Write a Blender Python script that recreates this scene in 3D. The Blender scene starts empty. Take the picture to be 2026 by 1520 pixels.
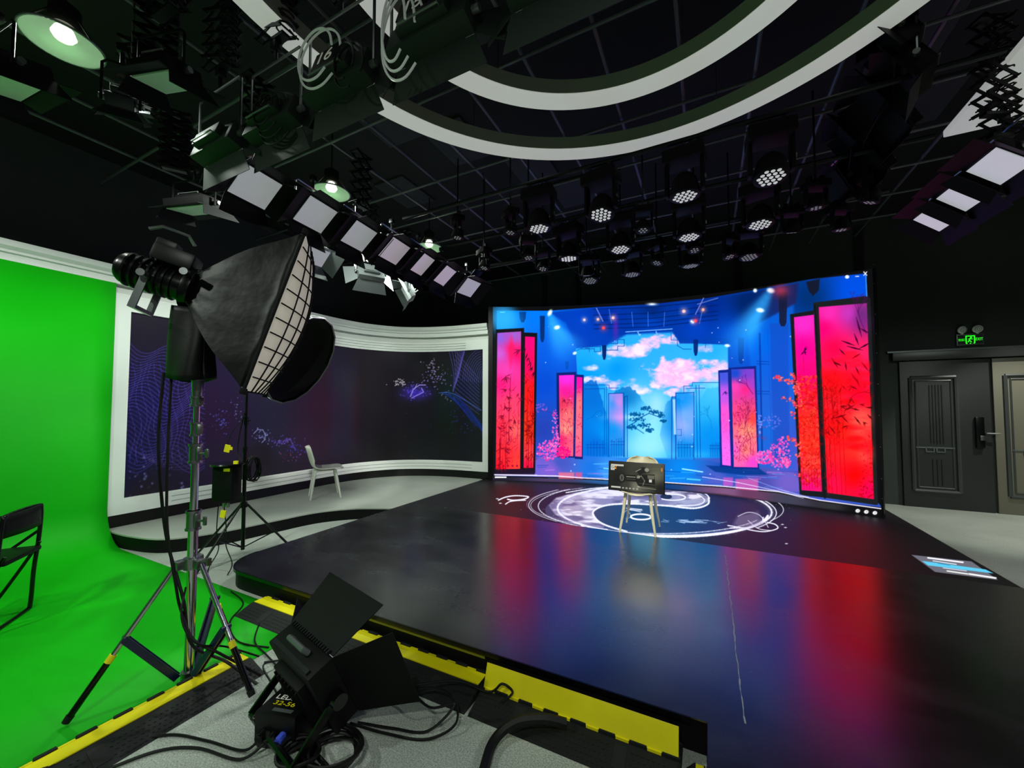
import bpy, bmesh, math, random
import numpy as np
from mathutils import Vector, Matrix, Euler
random.seed(7); rng = np.random.default_rng(7)
PI = math.pi
SC = bpy.context.scene
COL = SC.collection
# ---------------------------------------------------------------- camera model (wide phone lens)
F = 774.0; CX = 1013.0; CY = 776.0; CH = 1.55
PITCH = math.atan(.0396); YAW = math.atan(388 / 774 / math.cos(PITCH))
FW = np.array([-math.sin(YAW) * math.cos(PITCH), math.cos(YAW) * math.cos(PITCH), math.sin(PITCH)])
RT = np.array([math.cos(YAW), math.sin(YAW), 0.0]); UP = np.cross(RT, FW)
CAM = np.array([0, 0, CH])
def project(P):
    d = np.asarray(P, float) - CAM; w = d @ FW
    return CX + F * (d @ RT) / w, CY - F * (d @ UP) / w
def project_many(P):
    d = P - CAM; w = d @ FW; return CX + F * (d @ RT) / w, CY - F * (d @ UP) / w
cd = bpy.data.cameras.new('camera'); cam = bpy.data.objects.new('camera', cd); COL.objects.link(cam)
cd.sensor_fit = 'HORIZONTAL'; cd.sensor_width = 36; cd.lens = F / 2026 * 36
cd.shift_y = 16 / 2026; cd.clip_start = .02; cd.clip_end = 60
Mc = Matrix(((RT[0], UP[0], -FW[0], 0), (RT[1], UP[1], -FW[1], 0), (RT[2], UP[2], -FW[2], CH), (0, 0, 0, 1)))
cam.matrix_world = Mc; SC.camera = cam
SC.view_settings.view_transform = 'Standard'; SC.view_settings.look = 'None'
SC.view_settings.exposure = 0; SC.view_settings.gamma = 1; SC.view_settings.use_curve_mapping = False
# ---------------------------------------------------------------- materials
def lin(c):
    c = np.asarray(c, float) / 255.0
    return np.where(c <= .04045, c / 12.92, ((c + .055) / 1.055) ** 2.4)
MATS = {}
def mat(name, rgb=(128, 128, 128), rough=.5, metal=0., emit=None, es=1., noise=None, bump=None, ior=None, spec=None, coat=0.):
    m = bpy.data.materials.new(name); m.use_nodes = True; nt = m.node_tree; b = nt.nodes['Principled BSDF']
    col = [*lin(rgb), 1]
    b.inputs['Base Color'].default_value = col; b.inputs['Roughness'].default_value = rough; b.inputs['Metallic'].default_value = metal
    if ior: b.inputs['IOR'].default_value = ior
    if spec is not None: b.inputs['Specular IOR Level'].default_value = spec
    if coat: b.inputs['Coat Weight'].default_value = coat; b.inputs['Coat Roughness'].default_value = .1
    if emit is not None:
        b.inputs['Emission Color'].default_value = [*lin(emit), 1]; b.inputs['Emission Strength'].default_value = es
    if noise:                                   # (scale, low rgb, high rgb, detail, lo, hi)
        s, a, c, det, lo, hi = noise
        tc = nt.nodes.new('ShaderNodeTexCoord'); n = nt.nodes.new('ShaderNodeTexNoise'); r = nt.nodes.new('ShaderNodeValToRGB')
        n.inputs['Scale'].default_value = s; n.inputs['Detail'].default_value = det
        r.color_ramp.elements[0].position = lo; r.color_ramp.elements[1].position = hi
        r.color_ramp.elements[0].color = [*lin(a), 1]; r.color_ramp.elements[1].color = [*lin(c), 1]
        nt.links.new(tc.outputs['Object'], n.inputs['Vector']); nt.links.new(n.outputs['Fac'], r.inputs['Fac']); nt.links.new(r.outputs['Color'], b.inputs['Base Color'])
    if bump:
        s, st = bump
        tc = nt.nodes.new('ShaderNodeTexCoord'); n = nt.nodes.new('ShaderNodeTexNoise'); bp = nt.nodes.new('ShaderNodeBump')
        n.inputs['Scale'].default_value = s; n.inputs['Detail'].default_value = 4; bp.inputs['Strength'].default_value = st; bp.inputs['Distance'].default_value = .01
        nt.links.new(tc.outputs['Object'], n.inputs['Vector']); nt.links.new(n.outputs['Fac'], bp.inputs['Height']); nt.links.new(bp.outputs['Normal'], b.inputs['Normal'])
    MATS[name] = m; return m
K = lambda n: MATS[n]
mat('matte_black', (4, 5, 5), .6, spec=.2); mat('black_plastic', (6, 7, 7), .4, spec=.3); mat('gloss_black', (5, 6, 6), .25, spec=.4); mat('rig_black', (5, 5, 6), .7, spec=.2)
mat('black_fabric', (8, 9, 9), .8, spec=.25); mat('black_nylon', (5, 6, 6), .5, spec=.22, bump=(7, .35)); mat('tent_black', (4, 5, 5), .42, spec=.16, bump=(3.5, 1.))
mat('dark_hole', (6, 6, 7), .9)
mat('rubber', (19, 21, 21), .7, spec=.3); mat('rubber_slot', (9, 9, 10), .8); mat('cable_black', (8, 8, 9), .5, spec=.3)
mat('chrome', (200, 205, 205), .16, 1.); mat('steel', (150, 155, 155), .3, 1.); mat('dark_metal', (48, 50, 52), .4, .8); mat('grey_metal', (120, 126, 126), .4, .6)
mat('yellow_lid', (232, 218, 0), .45, noise=(3, (222, 206, 0), (240, 228, 4), 3, .3, .7)); mat('yellow_tag', (240, 225, 20), .5)
mat('navy_paint', (22, 30, 62), .35)
mat('white_plastic', (224, 226, 214), .4); mat('cream_plastic', (236, 228, 196), .4); mat('white_paint', (226, 230, 224), .55, noise=(1.2, (219, 224, 218), (230, 234, 229), 3, .3, .7))
mat('off_white', (205, 208, 202), .6); mat('number_white', (235, 235, 225), .5, emit=(235, 235, 225), es=.12)
mat('blue_plug', (70, 90, 220), .4)
mat('ceiling_black', (10, 11, 13), .9); mat('ceiling_tile', (42, 45, 50), .9)
mat('wall_black', (64, 68, 66), .9, spec=.15, noise=(.9, (60, 64, 62), (68, 72, 70), 3, .3, .7))
mat('wall_seam', (16, 17, 17), .9)
mat('pipe_grey', (92, 94, 100), .45, .3)
mat('door_dark', (36, 39, 39), .45); mat('door_khaki', (104, 102, 88), .45); mat('door_trim', (60, 63, 62), .35); mat('door_slot', (20, 22, 24), .5)
mat('green_paint', (0, 172, 0), .6, spec=.25, noise=(1.1, (0, 170, 0), (10, 180, 6), 5, .35, .7))
mat('diffuser', (226, 226, 232), .5, emit=(205, 205, 212), es=.3)  # faces of unlit panel lights, brightened by an added glow
mat('diffuser_pink', (226, 220, 226), .5, emit=(205, 190, 205), es=.36)
mat('flap_inside', (190, 194, 190), .6)
mat('lens', (225, 225, 225), .15, emit=(225, 225, 230), es=.5); mat('lens_dim', (190, 192, 196), .15, emit=(190, 192, 200), es=.12)  # lenses of switched-off heads, with a glow added to look bright
mat('bulb', (255, 255, 240), .4, emit=(255, 255, 225), es=9)
mat('ring_white', (225, 227, 222), .6, emit=(212, 214, 208), es=.42); mat('ring_side', (150, 152, 138), .7)  # faint glow added so the ring faces look evenly bright
mat('exit_green', (10, 120, 20), .5, emit=(40, 255, 30), es=1.1); mat('exit_back', (6, 30, 12), .5); mat('lamp_head', (235, 238, 235), .3)
mat('grid_cloth', (214, 208, 188), .7, emit=(214, 208, 188), es=.3)
mat('stage_side', (5, 6, 6), .6, spec=.2); mat('trim_yellow', (120, 118, 10), .6)
mat('concrete_step', (150, 154, 146), .5)
mat('tape', (150, 156, 165), .6)
# concrete: fine aggregate speckle over soft large clouds, slight polish
def concrete(name, a, b, rough):
    m = bpy.data.materials.new(name); m.use_nodes = True; nt = m.node_tree; N = nt.nodes.new; L = nt.links.new; p = nt.nodes['Principled BSDF']
    tc = N('ShaderNodeTexCoord'); n1 = N('ShaderNodeTexNoise'); n1.inputs['Scale'].default_value = 1.4; n1.inputs['Detail'].default_value = 5
    n2 = N('ShaderNodeTexNoise'); n2.inputs['Scale'].default_value = 150; n2.inputs['Detail'].default_value = 2
    v = N('ShaderNodeTexVoronoi'); v.inputs['Scale'].default_value = 60
    r1 = N('ShaderNodeValToRGB'); r1.color_ramp.elements[0].color = [*lin(a), 1]; r1.color_ramp.elements[1].color = [*lin(b), 1]; r1.color_ramp.elements[0].position = .3; r1.color_ramp.elements[1].position = .7
    r2 = N('ShaderNodeValToRGB'); r2.color_ramp.elements[0].position = .35; r2.color_ramp.elements[1].position = .65; r2.color_ramp.elements[0].color = (.55, .55, .55, 1); r2.color_ramp.elements[1].color = (1.35, 1.35, 1.35, 1)
    r3 = N('ShaderNodeValToRGB'); r3.color_ramp.elements[0].position = .0; r3.color_ramp.elements[1].position = .22; r3.color_ramp.elements[0].color = (1.9, 1.9, 1.85, 1); r3.color_ramp.elements[1].color = (1, 1, 1, 1)
    m1 = N('ShaderNodeMix'); m1.data_type = 'RGBA'; m1.blend_type = 'MULTIPLY'; m1.inputs['Factor'].default_value = .8
    m2 = N('ShaderNodeMix'); m2.data_type = 'RGBA'; m2.blend_type = 'MULTIPLY'; m2.inputs['Factor'].default_value = .6
    for n in (n1, n2, v): L(tc.outputs['Object'], n.inputs['Vector'])
    L(n1.outputs['Fac'], r1.inputs['Fac']); L(n2.outputs['Fac'], r2.inputs['Fac']); L(v.outputs['Distance'], r3.inputs['Fac'])
    L(r1.outputs['Color'], m1.inputs[6]); L(r2.outputs['Color'], m1.inputs[7]); L(m1.outputs[2], m2.inputs[6]); L(r3.outputs['Color'], m2.inputs[7]); L(m2.outputs[2], p.inputs['Base Color'])
    p.inputs['Roughness'].default_value = rough; MATS[name] = m
concrete('concrete', (150, 156, 148), (176, 182, 174), .42)
def glass_mat():
    m = bpy.data.materials.new('lamp_glass'); m.use_nodes = True; nt = m.node_tree; p = nt.nodes['Principled BSDF']; o = nt.nodes['Material Output']
    p.inputs['Base Color'].default_value = (.25, .42, .25, 1); p.inputs['Roughness'].default_value = .3; p.inputs['Emission Color'].default_value = (.35, .62, .33, 1); p.inputs['Emission Strength'].default_value = .55
    t = nt.nodes.new('ShaderNodeBsdfTransparent'); x = nt.nodes.new('ShaderNodeMixShader'); x.inputs[0].default_value = .45
    nt.links.new(p.outputs[0], x.inputs[1]); nt.links.new(t.outputs[0], x.inputs[2]); nt.links.new(x.outputs[0], o.inputs['Surface']); MATS['lamp_glass'] = m
glass_mat()
mat('platform_grey', (168, 174, 164), .35, noise=(1.5, (158, 164, 155), (178, 183, 173), 4, .3, .7))
# stage vinyl: black, satin, scuffed
def stage_mat(name, base, scuff, r0, r1, spec):
    m = bpy.data.materials.new(name); m.use_nodes = True; nt = m.node_tree; N = nt.nodes.new; L = nt.links.new; p = nt.nodes['Principled BSDF']
    tc = N('ShaderNodeTexCoord'); mp = N('ShaderNodeMapping'); mp.inputs['Scale'].default_value = (1, 1.6, 1); n1 = N('ShaderNodeTexNoise'); n1.inputs['Scale'].default_value = 1.6; n1.inputs['Detail'].default_value = 6; n1.inputs['Roughness'].default_value = .6; n1.inputs['Distortion'].default_value = .3
    r = N('ShaderNodeValToRGB'); r.color_ramp.elements[0].position = .42; r.color_ramp.elements[1].position = .9
    r.color_ramp.elements[0].color = [*lin(base), 1]; r.color_ramp.elements[1].color = [*lin(scuff), 1]
    mr = N('ShaderNodeMapRange'); mr.inputs['From Min'].default_value = .3; mr.inputs['From Max'].default_value = .75; mr.inputs['To Min'].default_value = r0; mr.inputs['To Max'].default_value = r1
    L(tc.outputs['Object'], mp.inputs['Vector']); L(mp.outputs['Vector'], n1.inputs['Vector']); L(n1.outputs['Fac'], r.inputs['Fac']); L(r.outputs['Color'], p.inputs['Base Color'])
    L(n1.outputs['Fac'], mr.inputs['Value']); L(mr.outputs['Result'], p.inputs['Roughness']); p.inputs['Specular IOR Level'].default_value = spec; MATS[name] = m
stage_mat('stage_vinyl', (9, 10, 12), (30, 34, 38), .22, .3, 1.); K_ = MATS['stage_vinyl'].node_tree.nodes['Principled BSDF']; K_.inputs['IOR'].default_value = 2.0
# painted-picture material: colours of the picture itself stored per vertex of a fine grid
def picture_mat(name, strength, base=.0, rough=.35, spec=.5):
    m = bpy.data.materials.new(name); m.use_nodes = True; nt = m.node_tree; p = nt.nodes['Principled BSDF']
    a = nt.nodes.new('ShaderNodeAttribute'); a.attribute_name = 'picture'
    if base > 0: nt.links.new(a.outputs['Color'], p.inputs['Base Color'])
    else: p.inputs['Base Color'].default_value = (.006, .006, .007, 1)
    if strength > 0:
        nt.links.new(a.outputs['Color'], p.inputs['Emission Color']); p.inputs['Emission Strength'].default_value = strength
    p.inputs['Roughness'].default_value = rough; p.inputs['Specular IOR Level'].default_value = spec; MATS[name] = m
picture_mat('led_wall_picture', 1.25, rough=.6, spec=.0)
picture_mat('video_picture', .72, rough=.2, spec=.25)
picture_mat('led_floor_picture', 1.1, rough=.5, spec=.32)
picture_mat('printed_picture', 0., base=1., rough=.4)
picture_mat('sign_picture', .75, rough=.3)
# ---------------------------------------------------------------- mesh builder
def rotm(axis, a): return Matrix.Rotation(a, 4, axis)
def T(x, y, z): return Matrix.Translation((x, y, z))
class MB:
    def __init__(s, M=None): s.v = []; s.f = []; s.sm = []; s.M = M
    def add(s, vs, fs, smooth=False, M=None):
        o = len(s.v)
        for p in vs:
            p = Vector(p)
            if M is not None: p = M @ p
            if s.M is not None: p = s.M @ p
            s.v.append(p)
        for f in fs: s.f.append([i + o for i in f]); s.sm.append(smooth)
        return s
    def box(s, c, d, M=None, bev=0.):
        x, y, z = d[0] / 2, d[1] / 2, d[2] / 2
        if bev <= 0:
            vs = [(c[0] + a * x, c[1] + b * y, c[2] + e * z) for a in (-1, 1) for b in (-1, 1) for e in (-1, 1)]
            fs = [(0, 1, 3, 2), (4, 6, 7, 5), (0, 4, 5, 1), (2, 3, 7, 6), (0, 2, 6, 4), (1, 5, 7, 3)]
            return s.add(vs, fs, False, M)
        bm = bmesh.new(); bmesh.ops.create_cube(bm, size=1)
        for q in bm.verts: q.co = Vector((q.co.x * d[0], q.co.y * d[1], q.co.z * d[2]))
        bmesh.ops.bevel(bm, geom=list(bm.edges), offset=bev, segments=2, affect='EDGES', profile=.6)
        for q in bm.verts: q.co += Vector(c)
        bm.verts.index_update(); s.add([q.co.copy() for q in bm.verts], [[q.index for q in f.verts] for f in bm.faces], True, M); bm.free(); return s
    def tube(s, pts, r, n=8, closed=False, M=None, caps=True):
        P = [Vector(p) for p in pts]; m = len(P); rr = r if isinstance(r, (list, tuple)) else [r] * m
        rings = []; prev = None
        for i, p in enumerate(P):
            if closed: t = P[(i + 1) % m] - P[i - 1]
            else: t = P[min(i + 1, m - 1)] - P[max(i - 1, 0)]
            if t.length < 1e-9: t = Vector((0, 0, 1))
            t.normalize()
            if prev is None: a = t.cross(Vector((0, 0, 1)) if abs(t.z) < .9 else Vector((1, 0, 0)))
            else: a = prev - t * prev.dot(t)
            if a.length < 1e-6: a = t.orthogonal()
            a.normalize(); prev = a; b = t.cross(a)
            rings.append([p + (a * math.cos(2 * PI * k / n) + b * math.sin(2 * PI * k / n)) * rr[i] for k in range(n)])
        vs = [q for rg in rings for q in rg]; fs = []
        for i in range(m if closed else m - 1):
            j = (i + 1) % m
            for k in range(n): fs.append((i * n + k, i * n + (k + 1) % n, j * n + (k + 1) % n, j * n + k))
        if not closed and caps: fs.append(tuple(range(n))[::-1]); fs.append(tuple((m - 1) * n + k for k in range(n)))
        return s.add(vs, fs, n > 5, M)
    def cyl(s, p0, p1, r0, r1=None, n=20, M=None): return s.tube([p0, p1], [r0, r0 if r1 is None else r1], n, M=M)
    def bar(s, p0, p1, w, h, M=None):            # flat bar between two points, w across, h along world up
        a, b = Vector(p0), Vector(p1); t = (b - a).normalized(); u = t.cross(Vector((0, 0, 1)))
        if u.length < 1e-4: u = Vector((1, 0, 0))
        u.normalize(); q = u.cross(t)
        vs = [e + u * sx * w / 2 + q * sy * h / 2 for e in (a, b) for sx, sy in ((-1, -1), (1, -1), (1, 1), (-1, 1))]
        return s.add(vs, [(0, 1, 2, 3), (7, 6, 5, 4), (0, 4, 5, 1), (1, 5, 6, 2), (2, 6, 7, 3), (3, 7, 4, 0)], False, M)
    def lathe(s, prof, n=32, M=None, smooth=True):   # (r, z) pairs
        vs = [(r * math.cos(2 * PI * k / n), r * math.sin(2 * PI * k / n), z) for r, z in prof for k in range(n)]
        fs = [(i * n + k, i * n + (k + 1) % n, (i + 1) * n + (k + 1) % n, (i + 1) * n + k) for i in range(len(prof) - 1) for k in range(n)]
        if prof[0][0] > 1e-5: fs.append(tuple(range(n))[::-1])
        if prof[-1][0] > 1e-5: fs.append(tuple((len(prof) - 1) * n + k for k in range(n)))
        return s.add(vs, fs, smooth, M)
    def shell(s, prof, n=32, M=None):                # open lathe, no caps
        vs = [(r * math.cos(2 * PI * k / n), r * math.sin(2 * PI * k / n), z) for r, z in prof for k in range(n)]
        fs = [(i * n + k, i * n + (k + 1) % n, (i + 1) * n + (k + 1) % n, (i + 1) * n + k) for i in range(len(prof) - 1) for k in range(n)]
        return s.add(vs, fs, True, M)
    def prism(s, poly, z0, z1, M=None):
        n = len(poly); vs = [(x, y, z0) for x, y in poly] + [(x, y, z1) for x, y in poly]
        return s.add(vs, [tuple(range(n))[::-1], tuple(range(n, 2 * n))] + [(i, (i + 1) % n, n + (i + 1) % n, n + i) for i in range(n)], False, M)
    def slab(s, a, b, c, d, t, M=None):              # quad with thickness t
        a, b, c, d = map(Vector, (a, b, c, d)); nrm = (b - a).cross(d - a).normalized() * t
        vs = [a, b, c, d, a + nrm, b + nrm, c + nrm, d + nrm]
        return s.add(vs, [(3, 2, 1, 0), (4, 5, 6, 7), (0, 1, 5, 4), (1, 2, 6, 5), (2, 3, 7, 6), (3, 0, 4, 7)], False, M)
    def sphere(s, c, r, n=16, M=None):
        prof = [(max(r * math.sin(PI * i / n), 1e-6), -r * math.cos(PI * i / n)) for i in range(n + 1)]
        return s.lathe(prof, n * 2, (M or Matrix()) @ T(*c))
    def grid(s, fn, nu, nv, M=None, smooth=True):
        vs = [fn(i / nu, j / nv) for j in range(nv + 1) for i in range(nu + 1)]
        fs = [(j * (nu + 1) + i, j * (nu + 1) + i + 1, (j + 1) * (nu + 1) + i + 1, (j + 1) * (nu + 1) + i) for j in range(nv) for i in range(nu)]
        return s.add(vs, fs, smooth, M)
    def build(s, name, m, parent=None):
        me = bpy.data.meshes.new(name); me.from_pydata([tuple(p) for p in s.v], [], s.f)
        bm = bmesh.new(); bm.from_mesh(me); bmesh.ops.recalc_face_normals(bm, faces=bm.faces); bm.to_mesh(me); bm.free()
        me.polygons.foreach_set('use_smooth', s.sm); me.materials.append(K(m) if isinstance(m, str) else m)
        if any(s.sm):
            try: me.set_sharp_from_angle(angle=math.radians(40))
            except Exception: pass
        o = bpy.data.objects.new(name, me); COL.objects.link(o)
        if parent is not None: o.parent = parent
        return o
def tag(o, label=None, cat=None, group=None, kind=None):
    if label: o['label'] = label
    if cat: o['category'] = cat
    if group: o['group'] = group
    if kind: o['kind'] = kind
    return o
def thing(name, label, cat, loc=(0, 0, 0), rz=0., group=None):
    o = bpy.data.objects.new(name, None); COL.objects.link(o); o.empty_display_size = .05
    o.location = loc; o.rotation_euler = (0, 0, rz); return tag(o, label, cat, group)
def struct(name, mb, m): return tag(mb.build(name, m), kind='structure')
def copy_tree(o, parent=None):
    c = o.copy(); COL.objects.link(c)
    if parent is not None: c.parent = parent
    for ch in [x for x in o.children]: copy_tree(ch, c)
    return c
def dup(o, loc, rz=None, label=None, group=None):
    c = copy_tree(o); c.location = loc
    if rz is not None: c.rotation_euler = (0, 0, rz)
    if label: c['label'] = label
    if group: c['group'] = group
    return c
def spline(pts, k=8, closed=False):
    P = [np.array(p, float) for p in pts]; n = len(P); out = []
    for i in range(n if closed else n - 1):
        if closed: a, b, c, d = P[i - 1], P[i], P[(i + 1) % n], P[(i + 2) % n]
        else: a, b, c, d = P[max(i - 1, 0)], P[i], P[i + 1], P[min(i + 2, n - 1)]
        for j in range(k):
            t = j / k; out.append(.5 * (2 * b + (c - a) * t + (2 * a - 5 * b + 4 * c - d) * t * t + (3 * b - a - 3 * c + d) * t ** 3))
    if not closed: out.append(P[-1])
    return out
def text(s, size, m, M, parent, name='lettering', extrude=.001, width=None, align='CENTER'):
    cu = bpy.data.curves.new(name, 'FONT'); cu.body = s; cu.size = size; cu.extrude = extrude; cu.align_x = align; cu.align_y = 'CENTER'
    to = bpy.data.objects.new(name, cu); COL.objects.link(to)
    dg = bpy.context.evaluated_depsgraph_get(); me = bpy.data.meshes.new_from_object(to.evaluated_get(dg))
    bpy.data.objects.remove(to); me.name = name
    if width and len(me.vertices):
        xs = [v.co.x for v in me.vertices]; k = width / (max(xs) - min(xs)); me.transform(Matrix.Diagonal((k, 1, 1, 1)))
    me.transform(M); me.materials.clear(); me.materials.append(K(m)); o = bpy.data.objects.new(name, me); COL.objects.link(o); o.parent = parent; return o
def picture_grid(name, fn, nu, nv, painter, m, parent=None):
    """fine grid whose vertex colours hold the picture shown on it"""
    U, V = np.meshgrid(np.linspace(0, 1, nu + 1), np.linspace(0, 1, nv + 1)); P = fn(U.ravel(), V.ravel())
    me = bpy.data.meshes.new(name); nvx = P.shape[0]; nf = nu * nv
    me.vertices.add(nvx); me.vertices.foreach_set('co', P.astype(np.float32).ravel())
    I = (np.arange(nv)[:, None] * (nu + 1) + np.arange(nu)[None, :]).ravel()
    q = np.stack([I, I + 1, I + nu + 2, I + nu + 1], 1).astype(np.int32)
    me.loops.add(nf * 4); me.loops.foreach_set('vertex_index', q.ravel()); me.polygons.add(nf)
    me.polygons.foreach_set('loop_start', np.arange(0, nf * 4, 4, dtype=np.int32)); me.update(calc_edges=True)
    C = painter(P); at = me.color_attributes.new('picture', 'FLOAT_COLOR', 'POINT')
    at.data.foreach_set('color', np.concatenate([C, np.ones((nvx, 1))], 1).astype(np.float32).ravel())
    me.polygons.foreach_set('use_smooth', [True] * nf); me.materials.append(K(m)); me.validate()
    o = bpy.data.objects.new(name, me); COL.objects.link(o)
    if parent is not None: o.parent = parent
    return o
# ---------------------------------------------------------------- painter for the pictures shown on screens and prints
def vnoise(h, w, cell, oct=4, seed=0, ax=1., ay=1.):
    r = np.random.default_rng(seed); out = np.zeros((h, w)); amp = 1.; tot = 0.
    for o in range(oct):
        cx, cy = max(cell * ax / 2 ** o, 1.2), max(cell * ay / 2 ** o, 1.2)
        gw, gh = int(w / cx) + 3, int(h / cy) + 3; g = r.random((gh, gw))
        x = np.arange(w) / cx; y = np.arange(h) / cy; xi = x.astype(int); yi = y.astype(int); fx = x - xi; fy = y - yi
        fx = fx * fx * (3 - 2 * fx); fy = fy * fy * (3 - 2 * fy)
        a = g[yi][:, xi]; b = g[yi][:, xi + 1]; c = g[yi + 1][:, xi]; d = g[yi + 1][:, xi + 1]
        out += amp * ((a * (1 - fx) + b * fx) * (1 - fy)[:, None] + (c * (1 - fx) + d * fx) * fy[:, None]); tot += amp; amp *= .5
    return out / tot
class Canvas:
    def __init__(s, x0, y0, x1, y1, k, bg=(0, 0, 0)):
        s.x0, s.y0, s.k = x0, y0, k; s.w = int((x1 - x0) * k); s.h = int((y1 - y0) * k)
        s.a = np.zeros((s.h, s.w, 3)); s.a[:] = bg
        s.X = x0 + (np.arange(s.w) + .5) / k; s.Y = y0 + (np.arange(s.h) + .5) / k
    def win(s, xa, ya, xb, yb):
        i0 = max(int((xa - s.x0) * s.k), 0); i1 = min(int((xb - s.x0) * s.k) + 2, s.w); j0 = max(int((ya - s.y0) * s.k), 0); j1 = min(int((yb - s.y0) * s.k) + 2, s.h)
        if i1 <= i0 or j1 <= j0: return None
        return slice(j0, j1), slice(i0, i1), s.X[None, i0:i1], s.Y[j0:j1, None]
    def mix(s, W, m, col, mode='mix'):
        m = m[..., None]; A = s.a[W[0], W[1]]
        if mode == 'add': s.a[W[0], W[1]] = np.minimum(A + m * np.asarray(col, float), 255)
        else: s.a[W[0], W[1]] = A * (1 - m) + m * col
    def idw(s, X, Y, pts, p=2.2):
        num = 0; den = 0
        for x, y, c in pts:
            w = 1 / ((X - x) ** 2 + (Y - y) ** 2 + 30) ** (p / 2); num = num + w[..., None] * np.asarray(c, float); den = den + w
        return num / den[..., None]
    def pmask(s, W, poly, soft=0.):
        X, Y = np.broadcast_arrays(W[2], W[3]); ins = np.zeros(X.shape, bool); n = len(poly); dm = np.full(X.shape, 1e9)
        for i in range(n):
            x1, y1 = poly[i]; x2, y2 = poly[(i + 1) % n]
            if y1 != y2: ins ^= ((y1 > Y) != (y2 > Y)) & (X < (x2 - x1) * (Y - y1) / (y2 - y1) + x1)
            if soft:
                dx, dy = x2 - x1, y2 - y1; L = dx * dx + dy * dy + 1e-9; t = np.clip(((X - x1) * dx + (Y - y1) * dy) / L, 0, 1)
                dm = np.minimum(dm, np.hypot(X - x1 - t * dx, Y - y1 - t * dy))
        if not soft: return ins.astype(float)
        sd = np.where(ins, dm, -dm); return np.clip(sd / soft + .5, 0, 1)
    def poly(s, pts, col, al=1., soft=0., mode='mix'):
        xs = [p[0] for p in pts]; ys = [p[1] for p in pts]; W = s.win(min(xs) - soft, min(ys) - soft, max(xs) + soft, max(ys) + soft)
        if W is None: return
        m = s.pmask(W, pts, soft) * al
        c = s.idw(*np.broadcast_arrays(W[2], W[3]), col) if isinstance(col, list) else np.asarray(col, float)
        s.mix(W, m, c, mode)
    def line(s, pts, w, col, al=1., soft=.8, mode='mix', w1=None):
        for i in range(len(pts) - 1):
            (x1, y1), (x2, y2) = pts[i][:2], pts[i + 1][:2]
            a = w if w1 is None else w + (w1 - w) * i / (len(pts) - 1); b = w if w1 is None else w + (w1 - w) * (i + 1) / (len(pts) - 1)
            q = max(a, b) + soft + 1; W = s.win(min(x1, x2) - q, min(y1, y2) - q, max(x1, x2) + q, max(y1, y2) + q)
            if W is None: continue
            dx, dy = x2 - x1, y2 - y1; L = dx * dx + dy * dy + 1e-9; t = np.clip(((W[2] - x1) * dx + (W[3] - y1) * dy) / L, 0, 1)
            d = np.hypot(W[2] - x1 - t * dx, W[3] - y1 - t * dy); s.mix(W, np.clip((a + (b - a) * t) / 2 / soft - d / soft + .5, 0, 1) * al, np.asarray(col, float), mode)
    def blob(s, x, y, rx, ry, col, al=1., pw=2., mode='mix', rot=0.):
        R = max(rx, ry) * 1.6; W = s.win(x - R, y - R, x + R, y + R)
        if W is None: return
        dx, dy = W[2] - x, W[3] - y; c, q = math.cos(rot), math.sin(rot); u = (dx * c + dy * q) / rx; v = (-dx * q + dy * c) / ry
        s.mix(W, np.exp(-(u * u + v * v) ** (pw / 2)) * al, np.asarray(col, float), mode)
    def disc(s, x, y, r, col, al=1., ry=None):
        ry = ry or r; W = s.win(x - r - 1, y - ry - 1, x + r + 1, y + ry + 1)
        if W is None: return
        d = np.hypot((W[2] - x) / r, (W[3] - y) / ry); s.mix(W, np.clip((1 - d) * min(r, ry) + .5, 0, 1) * al, np.asarray(col, float))
    def noisemix(s, pts, col, cell, lo, hi, al=1., seed=0, ax=1., ay=1., soft=4.):
        xs = [p[0] for p in pts]; ys = [p[1] for p in pts]; W = s.win(min(xs) - soft, min(ys) - soft, max(xs) + soft, max(ys) + soft)
        h, w = s.a[W[0], W[1]].shape[:2]; n = vnoise(h, w, cell * s.k, 5, seed, ax, ay)
        m = np.clip((n - lo) / (hi - lo), 0, 1) * s.pmask(W, pts, soft) * al
        c = s.idw(*np.broadcast_arrays(W[2], W[3]), col) if isinstance(col, list) else np.asarray(col, float); s.mix(W, m, c)
    def sample(s, x, y):
        i = np.clip((x - s.x0) * s.k - .5, 0, s.w - 1.001); j = np.clip((y - s.y0) * s.k - .5, 0, s.h - 1.001)
        i0 = i.astype(int); j0 = j.astype(int); fx = (i - i0)[:, None]; fy = (j - j0)[:, None]; A = s.a
        c = (A[j0, i0] * (1 - fx) + A[j0, i0 + 1] * fx) * (1 - fy) + (A[j0 + 1, i0] * (1 - fx) + A[j0 + 1, i0 + 1] * fx) * fy
        return np.clip(c, 0, 255)
def rnd(a, b): return float(rng.uniform(a, b))
def leafspray(C, x, y, L, n, col, a0, spread, w=1.3):
    for i in range(n):
        a = a0 + rnd(-spread, spread); l = L * rnd(.6, 1.15); mx, my = x + math.cos(a) * l * .5, y + math.sin(a) * l * .5; ex, ey = x + math.cos(a + rnd(-.15, .15)) * l, y + math.sin(a) * l
        C.line([(x, y), (mx, my)], .4, col, .9, w1=w); C.line([(mx, my), (ex, ey)], w, col, .9, w1=.3)
def bamboo(C, x0, y0, x1, y1, n, col, leaf, w=.9, lean=.05):
    for i in range(n):
        x = rnd(x0, x1); top = rnd(y0, y0 + (y1 - y0) * .55); dx = rnd(-lean, lean) * (y1 - top)
        C.line([(x, y1), (x + dx, top)], w * rnd(.6, 1.2), col, .8)
        for j in range(int((y1 - top) / 28)):
            t = rnd(0, 1); leafspray(C, x + dx * t, y1 + (top - y1) * t, leaf, 3, col, rnd(.2, 2.9), .5, w * 1.3)
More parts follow.
